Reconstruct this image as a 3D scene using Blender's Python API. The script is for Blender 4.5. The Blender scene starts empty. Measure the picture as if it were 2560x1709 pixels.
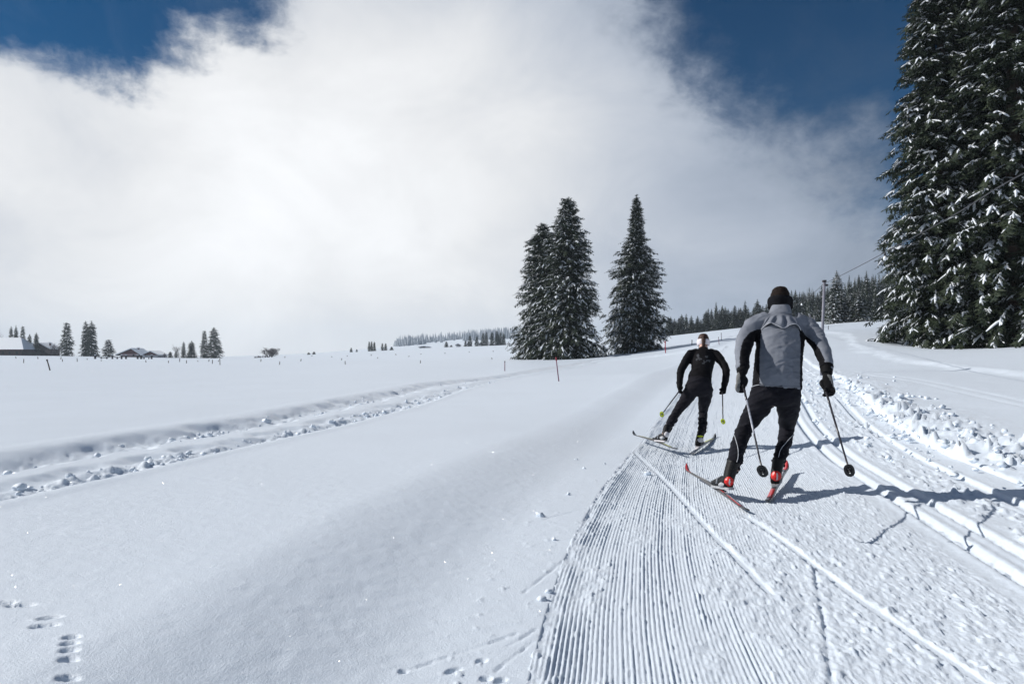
import bpy, bmesh, math, random
import numpy as np
from mathutils import Vector, Matrix
from mathutils.bvhtree import BVHTree

sc = bpy.context.scene
R = math.radians
# ------------------------------------------------------------------ camera
HC, FP, CX, HZ = 1.065, 1707.0, 1280.0, 895.0     # eye height; focal length, centre and horizon in photo pixels
cam_d = bpy.data.cameras.new('camera'); cam = bpy.data.objects.new('camera', cam_d); sc.collection.objects.link(cam)
cam.location = (0, 0, HC); cam.rotation_euler = (R(90), 0, 0)
cam_d.sensor_width = 36; cam_d.lens = 36 * FP / 2560; cam_d.shift_y = (HZ - 854.5) / 2560
cam_d.clip_start = 0.05; cam_d.clip_end = 8000
sc.camera = cam
sc.render.resolution_x, sc.render.resolution_y = 1024, 683
# ------------------------------------------------------------------ light
SUN_EL, SUN_AZ = 34.0, -79.0                      # azimuth from +Y towards +X
SUN_STRENGTH, SKY_STRENGTH, EXPOSURE = 4.5, 0.10, 0.0
sv = Vector((math.cos(R(SUN_EL)) * math.sin(R(SUN_AZ)), math.cos(R(SUN_EL)) * math.cos(R(SUN_AZ)), math.sin(R(SUN_EL))))
sun_d = bpy.data.lights.new('sun', 'SUN'); sun_d.energy = SUN_STRENGTH; sun_d.angle = R(0.6); sun_d.color = (1.0, 0.965, 0.92)
sun = bpy.data.objects.new('sun', sun_d); sc.collection.objects.link(sun)
sun.rotation_euler = (-sv).to_track_quat('-Z', 'Y').to_euler(); sun.location = sv * 50
vs = sc.view_settings
sc.display_settings.display_device = 'sRGB'
vs.view_transform = 'Standard'; vs.look = 'None'; vs.gamma = 1; vs.exposure = EXPOSURE; vs.use_curve_mapping = False
sc.cycles.use_denoising = True
sc.cycles.max_bounces = 6; sc.cycles.diffuse_bounces = 3; sc.cycles.glossy_bounces = 2; sc.cycles.transparent_max_bounces = 4
sc.cycles.volume_bounces = 2

# ------------------------------------------------------------------ world: Nishita sky with broken cloud in it
W = bpy.data.worlds.new('World'); sc.world = W; W.use_nodes = True
wn, wl = W.node_tree.nodes, W.node_tree.links
wn.clear()
class G:
    """tiny expression builder over shader math nodes"""
    def __init__(s, nt): s.n, s.l = nt.nodes, nt.links
    def _in(s, sock, v):
        if hasattr(v, 'is_output'): s.l.new(v, sock)
        else: sock.default_value = v
    def m(s, op, a, b=None, c=None, clamp=False):
        nd = s.n.new('ShaderNodeMath'); nd.operation = op; nd.use_clamp = clamp
        s._in(nd.inputs[0], a)
        if b is not None: s._in(nd.inputs[1], b)
        if c is not None: s._in(nd.inputs[2], c)
        return nd.outputs[0]
    def add(s, a, b): return s.m('ADD', a, b)
    def sub(s, a, b): return s.m('SUBTRACT', a, b)
    def mul(s, a, b): return s.m('MULTIPLY', a, b)
    def smooth(s, x, lo, hi, a=0.0, b=1.0):
        nd = s.n.new('ShaderNodeMapRange'); nd.interpolation_type = 'SMOOTHSTEP'
        s._in(nd.inputs['Value'], x); nd.inputs['From Min'].default_value = lo; nd.inputs['From Max'].default_value = hi
        nd.inputs['To Min'].default_value = a; nd.inputs['To Max'].default_value = b
        return nd.outputs['Result']
    def noise(s, vec, scale, detail=4, rough=.5, dist=0, out='Fac', dim='3D'):
        nd = s.n.new('ShaderNodeTexNoise'); nd.noise_dimensions = dim
        if vec is not None: s.l.new(vec, nd.inputs['Vector'])
        nd.inputs['Scale'].default_value = scale; nd.inputs['Detail'].default_value = detail
        nd.inputs['Roughness'].default_value = rough; nd.inputs['Distortion'].default_value = dist
        return nd.outputs[out]
    def mix(s, fac, a, b, typ='MIX'):
        nd = s.n.new('ShaderNodeMix'); nd.data_type = 'RGBA'; nd.blend_type = typ
        s._in(nd.inputs[0], fac)
        for k, v in ((6, a), (7, b)):
            if hasattr(v, 'is_output'): s.l.new(v, nd.inputs[k])
            else: nd.inputs[k].default_value = (*v, 1) if len(v) == 3 else v
        return nd.outputs[2]
g = G(W.node_tree)
tc = wn.new('ShaderNodeTexCoord').outputs['Generated']
sep = wn.new('ShaderNodeSeparateXYZ'); wl.new(tc, sep.inputs[0])
az = g.m('ARCTAN2', sep.outputs[0], sep.outputs[1]); el = g.m('ARCSINE', g.m('MINIMUM', g.m('MAXIMUM', sep.outputs[2], -1.0), 1.0))
az = g.mul(az, 180 / math.pi); el = g.mul(el, 180 / math.pi)
nd_w = wn.new('ShaderNodeVectorMath'); nd_w.operation = 'MULTIPLY'; wl.new(tc, nd_w.inputs[0]); nd_w.inputs[1].default_value = (1, 1, 1.5)
dv = nd_w.outputs[0]
n_big = g.noise(dv, 2.3, 3, .5)
n_mid = g.noise(dv, 7.0, 8, .58, .25)
n_fine = g.noise(dv, 24.0, 6, .6, .3)
def hole(a0, e0, ra, re, tilt=0.0):
    da = g.mul(g.sub(az, a0), 1 / ra); de = g.mul(g.sub(g.sub(el, e0), g.mul(g.sub(az, a0), tilt)), 1 / re)
    return g.sub(1.0, g.m('SQRT', g.add(g.mul(da, da), g.mul(de, de))))
hl = hole(-34.5, 33.6, 19.5, 14.0)
hr = g.m('MAXIMUM', hole(30, 30.0, 20.5, 13.5), hole(47, 17, 20.5, 16.0))
hol = g.m('MAXIMUM', hl, hr)
# above the frame the cloud deck thins out everywhere, so the openings seen at the top edge are where that begins
top = g.smooth(el, 27.0, 46.0, -1.2, 0.42)
hol = g.m('MAXIMUM', hol, top)
edge = g.add(g.mul(g.sub(n_mid, .5), 1.25), g.mul(g.sub(n_fine, .5), .45))
edge = g.add(edge, g.mul(g.sub(n_big, .5), .35))
fld = g.sub(edge, g.mul(hol, 1.9))
soft = g.smooth(az, -10.0, 18.0, 0.0, 1.0)       # the cloud margin is crisper towards the sun, wispier away from it
a_crisp = g.smooth(fld, -.28, .20); a_soft = g.smooth(fld, -.40, .42)
alpha = g.add(g.mul(a_crisp, g.sub(1.0, soft)), g.mul(a_soft, soft))
veil = g.smooth(g.noise(dv, 4.0, 7, .62, .6), .48, .82, 0.0, .15)
alpha = g.m('MAXIMUM', alpha, veil)
# cloud brightness: thin, sun-filled cloud in the middle of the deck, thicker and greyer away from it
da = g.sub(az, -14.0)
sg = g.smooth(az, -16.0, -10.0, 46.0, 27.0)
qa = g.m('DIVIDE', da, sg); qe = g.mul(g.sub(el, 12.0), 1 / 24.0)
lobe = g.m('EXPONENT', g.mul(g.add(g.mul(qa, qa), g.mul(qe, qe)), -1.0))
n_bil = g.noise(dv, 4.5, 9, .6, .4)
bil = g.add(g.mul(g.sub(n_big, .5), .30), g.mul(g.sub(n_bil, .5), .42))
br = g.add(g.add(.29, g.mul(lobe, .68)), g.mul(bil, .85))
thin = g.smooth(alpha, .1, .9, .72, 1.0)          # thin margins of the cloud scatter less
br = g.mul(g.mul(br, thin), g.smooth(el, 30.0, 60.0, 1.0, .75))
tint = g.mix(g.smooth(br, .30, .90), (.76, .90, 1.14), (.985, 1.0, 1.02))
cl = wn.new('ShaderNodeVectorMath'); cl.operation = 'SCALE'; wl.new(tint, cl.inputs[0]); wl.new(br, cl.inputs['Scale'])
sky = wn.new('ShaderNodeTexSky'); sky.sky_type = 'NISHITA'; sky.sun_disc = False
sky.sun_elevation = R(SUN_EL); sky.sun_rotation = R(SUN_AZ); sky.altitude = 1200; sky.air_density = 1.0; sky.dust_density = .3; sky.ozone_density = 3.0
sk = wn.new('ShaderNodeVectorMath'); sk.operation = 'MULTIPLY'; wl.new(sky.outputs[0], sk.inputs[0]); sk.inputs[1].default_value = (SKY_STRENGTH * .0, SKY_STRENGTH * .25, SKY_STRENGTH * .40)
wcol = g.mix(alpha, sk.outputs[0], cl.outputs[0])
bg = wn.new('ShaderNodeBackground'); wl.new(wcol, bg.inputs[0]); bg.inputs[1].default_value = 1.0
wo = wn.new('ShaderNodeOutputWorld'); wl.new(bg.outputs[0], wo.inputs[0])
W.cycles.sampling_method = 'MANUAL'; W.cycles.sample_map_resolution = 512

# ------------------------------------------------------------------ object helpers
C = sc.collection
def tag(o, label=None, cat=None, group=None, kind=None):
    if label: o['label'] = label
    if cat: o['category'] = cat
    if group: o['group'] = group
    if kind: o['kind'] = kind
    return o
def empty(name, loc=(0, 0, 0), rz=0):
    o = bpy.data.objects.new(name, None); C.objects.link(o); o.location = loc; o.rotation_euler = (0, 0, rz); o.empty_display_size = .2
    return o
def mesh_np(name, V, F, smooth=False, mats=None, fmat=None):
    """V (n,3), F list of arrays of equal-length faces"""
    me = bpy.data.meshes.new(name)
    V = np.asarray(V, dtype=np.float32)
    if not isinstance(F, (list, tuple)): F = [F]
    F = [np.asarray(f, dtype=np.int32) for f in F if len(f)]
    me.vertices.add(len(V)); me.vertices.foreach_set('co', V.ravel())
    loops = np.concatenate([f.ravel() for f in F]); tot = np.concatenate([np.full(len(f), f.shape[1], np.int32) for f in F])
    me.loops.add(len(loops)); me.loops.foreach_set('vertex_index', loops)
    me.polygons.add(len(tot)); st = np.zeros(len(tot), np.int32); st[1:] = np.cumsum(tot)[:-1]
    me.polygons.foreach_set('loop_start', st); me.polygons.foreach_set('loop_total', tot)
    me.polygons.foreach_set('use_smooth', np.full(len(tot), smooth))
    for m in (mats or []): me.materials.append(m)
    if fmat is not None: me.polygons.foreach_set('material_index', np.asarray(fmat, np.int32))
    me.update(calc_edges=True); me.validate()
    return me
def obj(name, me, parent=None, mat=None):
    o = bpy.data.objects.new(name, me); C.objects.link(o)
    if mat is not None and len(me.materials) == 0: me.materials.append(mat)
    if parent is not None:
        o.parent = parent
    return o
def copy_tree(o, parent=None):
    c = o.copy(); C.objects.link(c); c.parent = parent
    for ch in list(o.children):
        copy_tree(ch, c)
    return c
class MB:
    """collects simple solids into one mesh"""
    def __init__(s): s.v, s.f, s.n = [], {}, 0
    def raw(s, V, F):
        V = np.asarray(V, float)
        for f in F: s.f.setdefault(len(f), []).append([i + s.n for i in f])
        s.v.append(V); s.n += len(V); return s
    def box(s, x0, x1, y0, y1, z0, z1, M=None):
        V = np.array([(x, y, z) for z in (z0, z1) for y in (y0, y1) for x in (x0, x1)], float)
        if M is not None: V = np.array([M @ Vector(v) for v in V])
        return s.raw(V, [(0, 2, 3, 1), (4, 5, 7, 6), (0, 1, 5, 4), (2, 6, 7, 3), (0, 4, 6, 2), (1, 3, 7, 5)])
    def tube(s, pts, rad, n=8, cap=True, flat=None):
        V, F = tube(pts, rad, n, cap, flat=flat); return s.raw(V, F)
    def build(s, name, mat, parent=None, smooth=False):
        return obj(name, mesh_np(name, np.concatenate(s.v), [np.array(x) for x in s.f.values()], smooth), parent, mat)
def tube(pts, rad, n=8, cap=True, flat=None, ref=None):
    """sweep an (elliptic) ring; rad: number, list, or list of (ra, rb); ref: direction of the first axis"""
    P = np.asarray(pts, float); k = len(P)
    if np.isscalar(rad): rad = [rad] * k
    rad = np.array([(r, r) if np.isscalar(r) else r for r in rad], float)
    T = np.gradient(P, axis=0); T /= np.linalg.norm(T, axis=1, keepdims=True) + 1e-12
    V = []
    a = np.array(ref if ref is not None else ((1, 0, 0) if abs(T[0][0]) < .8 else (0, 1, 0)), float)
    th = np.linspace(0, 2 * np.pi, n, endpoint=False)
    for i in range(k):
        a = (np.array(ref, float) if ref is not None else a); a = a - T[i] * a.dot(T[i]); a /= np.linalg.norm(a) + 1e-12; b = np.cross(T[i], a)
        V.append(P[i] + np.outer(np.cos(th) * rad[i][0], a) + np.outer(np.sin(th) * rad[i][1], b))
    V = np.concatenate(V); F = []
    for i in range(k - 1):
        for j in range(n):
            F.append((i * n + j, i * n + (j + 1) % n, (i + 1) * n + (j + 1) % n, (i + 1) * n + j))
    if cap:
        F.append(tuple(range(n))[::-1]); F.append(tuple((k - 1) * n + j for j in range(n)))
    return V, F
def smooth_path(pts, n):
    """Catmull-Rom resample of points (any dimension)"""
    P = np.asarray(pts, float); P = np.vstack([2 * P[0] - P[1], P, 2 * P[-1] - P[-2]]); k = len(P) - 3
    out = []
    for s in np.linspace(0, k - 1e-9, n):
        i = int(s); t = s - i; p0, p1, p2, p3 = P[i:i + 4]
        out.append(.5 * (2 * p1 + (p2 - p0) * t + (2 * p0 - 5 * p1 + 4 * p2 - p3) * t * t + (3 * p1 - p0 - 3 * p2 + p3) * t ** 3))
    return np.array(out)
# numpy noise
def _h(ix, iy, seed):
    n = (ix.astype(np.int64) * 374761393 + iy.astype(np.int64) * 668265263 + seed * 1442695041) & 0xFFFFFFFF
    n = ((n ^ (n >> 13)) * 1274126177) & 0xFFFFFFFF
    n = ((n ^ (n >> 16)) * 2246822519) & 0xFFFFFFFF
    return ((n ^ (n >> 15)) & 0xFFFFFF) / float(0xFFFFFF)
def vn(x, y, seed=0):
    ix, iy = np.floor(x), np.floor(y); fx, fy = x - ix, y - iy
    fx = fx * fx * fx * (fx * (fx * 6 - 15) + 10); fy = fy * fy * fy * (fy * (fy * 6 - 15) + 10)
    a, b, c, d = _h(ix, iy, seed), _h(ix + 1, iy, seed), _h(ix, iy + 1, seed), _h(ix + 1, iy + 1, seed)
    return (a * (1 - fx) + b * fx) * (1 - fy) + (c * (1 - fx) + d * fx) * fy - .5
def fbm(x, y, o=4, seed=0, gain=.5):
    s, a = 0, 1.0
    for i in range(o):
        s = s + a * vn(x * 2 ** i + 17.3 * i, y * 2 ** i - 9.1 * i, seed + i); a *= gain
    return s
def sstep(x, a, b):
    t = np.clip((x - a) / (b - a), 0, 1); return t * t * (3 - 2 * t)
def bump(x, c, w): return np.exp(-((x - c) / w) ** 2)

# ------------------------------------------------------------------ materials
def mat(name, col, rough=.6, spec=.4, var=0.0, vscale=8.0, bump_s=0.0, bscale=60.0, metal=0.0, coat=0.0, detail=4, obj_var=0.0):
    m = bpy.data.materials.new(name); m.use_nodes = True; nt = m.node_tree; b = nt.nodes['Principled BSDF']; q = G(nt)
    b.inputs['Roughness'].default_value = rough; b.inputs['Specular IOR Level'].default_value = spec; b.inputs['Metallic'].default_value = metal
    b.inputs['Coat Weight'].default_value = coat
    t = nt.nodes.new('ShaderNodeTexCoord').outputs['Object']
    n = q.noise(t, vscale, detail, .55)
    c = q.mix(q.smooth(n, .3, .7), tuple(max(0, x * (1 - var)) for x in col), tuple(min(1, x * (1 + var)) for x in col))
    if obj_var:
        oi = nt.nodes.new('ShaderNodeObjectInfo').outputs['Random']
        c = q.mix(1.0, c, q.mix(oi, (1 - obj_var,) * 3, (1 + obj_var,) * 3), 'MULTIPLY')
    nt.links.new(c, b.inputs['Base Color'])
    if bump_s:
        bn = nt.nodes.new('ShaderNodeBump'); bn.inputs['Strength'].default_value = bump_s; bn.inputs['Distance'].default_value = .01
        nt.links.new(q.noise(t, bscale, 3, .6), bn.inputs['Height']); nt.links.new(bn.outputs[0], b.inputs['Normal'])
    return m
def snow_mat(name, grain=.35, clump=.25, sparkle=True, col=(.765, .845, .935)):
    m = bpy.data.materials.new(name); m.use_nodes = True; nt = m.node_tree; b = nt.nodes['Principled BSDF']; q = G(nt)
    t = nt.nodes.new('ShaderNodeTexCoord').outputs['Object']
    n = q.noise(t, .9, 4, .5)
    nt.links.new(q.mix(q.smooth(n, .3, .7), tuple(x * .985 for x in col), tuple(min(1, x * 1.015) for x in col)), b.inputs['Base Color'])
    b.inputs['Roughness'].default_value = .5; b.inputs['Specular IOR Level'].default_value = .55
    b.inputs['Sheen Weight'].default_value = .35; b.inputs['Sheen Roughness'].default_value = .35
    h = q.add(q.add(q.mul(q.noise(t, 260.0, 3, .6), grain), q.mul(q.noise(t, 95.0, 4, .65), grain * 1.3)), q.mul(q.noise(t, 30.0, 6, .62), clump * 2.2))
    bn = nt.nodes.new('ShaderNodeBump'); bn.inputs['Strength'].default_value = .55; bn.inputs['Distance'].default_value = .012
    nt.links.new(h, bn.inputs['Height']); nt.links.new(bn.outputs[0], b.inputs['Normal'])
    if sparkle:
        # sparse mirror-like ice crystals lying at random angles
        vo = nt.nodes.new('ShaderNodeTexVoronoi'); vo.inputs['Scale'].default_value = 360.0; nt.links.new(t, vo.inputs['Vector'])
        cs = nt.nodes.new('ShaderNodeSeparateColor'); nt.links.new(vo.outputs['Color'], cs.inputs[0])
        pick = q.mul(q.m('GREATER_THAN', cs.outputs[0], .965), q.m('LESS_THAN', vo.outputs['Distance'], .33))
        gl = nt.nodes.new('ShaderNodeBsdfGlossy'); gl.inputs['Roughness'].default_value = .16; gl.inputs['Color'].default_value = (1, 1, 1, 1)
        cv = nt.nodes.new('ShaderNodeCombineXYZ')
        nt.links.new(q.mul(q.sub(cs.outputs[1], .5), 2.6), cv.inputs[0]); nt.links.new(q.mul(q.sub(cs.outputs[2], .5), 2.6), cv.inputs[1]); cv.inputs[2].default_value = 1.0
        nm = nt.nodes.new('ShaderNodeVectorMath'); nm.operation = 'NORMALIZE'; nt.links.new(cv.outputs[0], nm.inputs[0]); nt.links.new(nm.outputs[0], gl.inputs['Normal'])
        mx = nt.nodes.new('ShaderNodeMixShader'); nt.links.new(q.mul(pick, .45), mx.inputs[0]); nt.links.new(b.outputs[0], mx.inputs[1]); nt.links.new(gl.outputs[0], mx.inputs[2])
        nt.links.new(mx.outputs[0], nt.nodes['Material Output'].inputs['Surface'])
    return m
M = {}
M['snow'] = snow_mat('snow_field_snow', .42, .15)
M['groomed'] = snow_mat('groomed_snow', .45, .35, False)
M['snow_soft'] = snow_mat('lying_snow', .12, .2, False, (.84, .88, .93))
M['clod'] = snow_mat('broken_snow', .3, .4, False)

# ------------------------------------------------------------------ terrain
def px2(px, D): return (px - CX) / FP * D
def zof(py, D): return HC - (py - HZ) / FP * D
_pts = []                                           # (px, depth, z)
for a in (-75, -50, -30, -12, 5, 20, 35, 50, 75):
    for r in (.4, 1.2, 3.0, 5.6):
        _pts.append((math.tan(R(a)) * FP + CX, r * math.cos(R(a)), 0.0))
_pts += [(1650, 9, -.09), (1750, 8.8, -.09), (1900, 9, -.05), (1300, 9, -.05), (700, 9, .0), (0, 9, .0), (2200, 9.3, .10), (2560, 7, .05), (2560, 10.5, .36), (2300, 11, .33), (3200, 9, .3)]
for px, py, D in [(1700, 1002, 13.8), (1640, 960, 18), (1750, 905, 32), (1800, 866, 48), (2000, 935, 18), (2200, 962, 13.2), (2560, 940, 14.6), (2300, 912, 19), (2180, 880, 25), (2125, 837, 36),
                  (2060, 834, 38), (2352, 874, 29), (2560, 868, 26), (2800, 870, 20), (2150, 803, 90), (2050, 806, 140), (1900, 815, 180), (1660, 842, 225), (2300, 780, 250), (2560, 760, 250), (2300, 735, 420),
                  (2560, 715, 420), (1900, 812, 400), (1700, 842, 450), (1420, 898, 74), (1590, 881, 79), (1330, 899, 78), (1400, 925, 36), (1500, 905, 50), (1650, 874, 80), (1200, 948, 28), (1000, 972, 20),
                  (0, 938, 30), (700, 930, 42), (1000, 922, 42), (300, 913, 70), (0, 901, 140), (500, 900, 140), (1000, 891, 140), (1250, 881, 140), (-400, 900, 140), (0, 888, 305), (180, 890, 305), (420, 894, 305), (650, 894, 305),
                  (800, 885, 320), (1000, 874, 345), (1280, 862, 400), (1500, 850, 400), (-600, 890, 305), (960, 868, 1000), (1100, 853, 1000), (1250, 840, 1100), (1400, 838, 1100), (0, 896, 800), (500, 897, 800), (-800, 896, 800),
                  (0, 894, 2200), (800, 893, 2200), (1200, 875, 2200), (1600, 868, 2200), (2400, 870, 2200), (3400, 800, 420), (3400, 850, 60), (2300, 818, 900), (1700, 835, 1000)]:
    _pts.append((px, D, zof(py, D)))
_pts = np.array(_pts); _cx = px2(_pts[:, 0], _pts[:, 1]); _cy = _pts[:, 1]
def _lp(x, y):
    r = np.sqrt(x * x + y * y) + 1e-6; a = np.arctan2(x, y)
    a = np.clip(a, -R(80), R(80)); return a * 2.2, np.log(r), r
_ca, _cr, _crr = _lp(_cx, _cy)
def _phi(d2): return .5 * d2 * np.log(d2 + 1e-9)
_n = len(_pts); _A = np.zeros((_n + 3, _n + 3)); _d2 = (_ca[:, None] - _ca) ** 2 + (_cr[:, None] - _cr) ** 2
_A[:_n, :_n] = _phi(_d2) + np.eye(_n) * .002; _A[:_n, _n] = 1; _A[:_n, _n + 1] = _ca; _A[:_n, _n + 2] = _cr; _A[_n:, :_n] = _A[:_n, _n:].T
_w = np.linalg.solve(_A, np.concatenate([_pts[:, 2] / _crr, np.zeros(3)]))
def zbase(x, y):
    x = np.asarray(x, float); y = np.asarray(y, float); sh = np.broadcast(x, y).shape
    x, y = np.broadcast_to(x, sh).ravel(), np.broadcast_to(y, sh).ravel(); out = np.empty(len(x))
    for i in range(0, len(x), 60000):
        a, l, r = _lp(x[i:i + 60000], y[i:i + 60000])
        out[i:i + 60000] = (_phi((a[:, None] - _ca) ** 2 + (l[:, None] - _cr) ** 2) @ _w[:_n] + _w[_n] + a * _w[_n + 1] + l * _w[_n + 2]) * r
    return out.reshape(sh)
def curve(pts, sig=.6):
    """smooth x(y) through points (y, x)"""
    P = np.array(pts, float); yy = np.linspace(P[0, 0], P[-1, 0], 1500); xx = np.interp(yy, P[:, 0], P[:, 1])
    for _ in range(3):
        s = np.maximum(1, (sig * (0.3 + yy / 12) / (yy[1] - yy[0]))).astype(int); cs = np.concatenate([[0], np.cumsum(xx)]); lo = np.maximum(0, np.arange(1500) - s); hi = np.minimum(1500, np.arange(1500) + s + 1)
        m_ = np.minimum(np.arange(1500) - lo, hi - 1 - np.arange(1500)); lo = np.arange(1500) - m_; hi = np.arange(1500) + m_ + 1; xx = (cs[hi] - cs[lo]) / (hi - lo)
    return lambda y: np.interp(y, yy, xx) + np.where(y > yy[-1], (y - yy[-1]) * (xx[-1] - xx[-2]) / (yy[1] - yy[0]), 0)
xl = curve([(-30, -4), (0.5, -.30), (1.4, -.13), (2.23, .035), (2.88, .125), (3.89, .315), (5.58, .715), (8.19, 1.40), (11.2, 2.3), (15, 3.6), (25, 7.0), (45, 14.2), (90, 30)], .3)
def lane_t(x, y):
    s = (xl(y + .05) - xl(y - .05)) / .1
    return (x - xl(y)) / np.sqrt(1 + s * s)
xk = curve([(-20, -8.6), (0, -5.6), (3, -4.55), (5, -4.05), (7, -3.75), (10, -3.15), (14, -2.7), (20, -2.0), (26, -.4), (36, 2.9), (50, 6.2), (80, 14), (120, 26)])
xb = curve([(-20, 5.2), (0, 5.1), (6.5, 5.15), (8, 5.3), (10, 5.75), (14, 6.75), (17, 7.6), (22, 9.2), (30, 12.2), (40, 16)])
_re = np.array([(9.0, 17.0), (10.8, 14.6), (11.35, 19), (13.0, 25), (15.3, 31), (17.6, 36.5), (17.3, 39.5), (15.5, 41), (12, 42.5)])   # far rim of the piste
RIM = smooth_path(np.vstack([[(9.6, -8.0)], [(10.2, 5.0)], _re[1:]]), 160)
def rim_dist(x, y):
    """signed distance to the rim polyline (positive outside, to the east / beyond it)"""
    best = np.full(x.shape, 1e9); sg = np.zeros(x.shape)
    for i in range(len(RIM) - 1):
        a, b = RIM[i], RIM[i + 1]; d = b - a; L = d.dot(d)
        t = np.clip(((x - a[0]) * d[0] + (y - a[1]) * d[1]) / L, 0, 1); qx, qy = x - a[0] - t * d[0], y - a[1] - t * d[1]; dd = qx * qx + qy * qy
        c = d[1] * qx - d[0] * qy; m_ = dd < best; best = np.where(m_, dd, best); sg = np.where(m_, np.sign(c), sg)
    return np.sqrt(best) * sg
LANE_Y0, LANE_Y1, LANE_T1 = 1.55, 44.0, 3.45
def left_step(t):                                    # the field stands a little above the groomed lane
    return .165 * (1 - sstep(t, -1.40, -.35)) 
PRINTS = []
for px, py, rx, ry, an in [(12, 1549, .055, .022, .1), (50, 1556, .07, .024, .15), (122, 1590, .055, .02, .25), (110, 1612, .065, .022, .25), (180, 1642, .04, .02, .1), (177, 1659, .042, .021, .1), (175, 1676, .042, .022, .1), (172, 1698, .042, .022, .1), (170, 1740, .045, .022, .1),
                           (1008, 1663, .024, .02, .3), (1135, 1660, .045, .018, .5), (1205, 1636, .03, .022, .4), (1216, 1680, .03, .022, 0), (1252, 1684, .035, .02, .4)]:
    D = (HC - .1) * FP / (py - HZ) if px < 900 else (HC - .02) * FP / (py - HZ)
    PRINTS.append((px2(px, D), D, rx * .58, ry * .60, an))
SCRATCH = []
for a, b in [((1010, 1662), (1290, 1570)), ((1240, 1660), (1330, 1590)), ((1310, 1470), (1420, 1385)), ((1360, 1292), (1470, 1265)), ((1405, 1150), (1500, 1128)), ((1270, 1600), (1340, 1560))]:
    q = []
    for px, py in (a, b):
        D = (HC - .02) * FP / (py - HZ); q.append((px2(px, D), D))
    SCRATCH.append(q)
def seg_d(x, y, a, b):
    d = (b[0] - a[0], b[1] - a[1]); L = d[0] ** 2 + d[1] ** 2; t = np.clip(((x - a[0]) * d[0] + (y - a[1]) * d[1]) / L, 0, 1)
    return np.hypot(x - a[0] - t * d[0], y - a[1] - t * d[1]), t
def clods(x, y, s, seed, thr=.08):
    """lumpy broken-snow relief in 0..~1"""
    n = fbm(x / s, y / s, 4, seed, .55); return np.clip(n - thr, 0, 1) * 1.6
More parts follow.
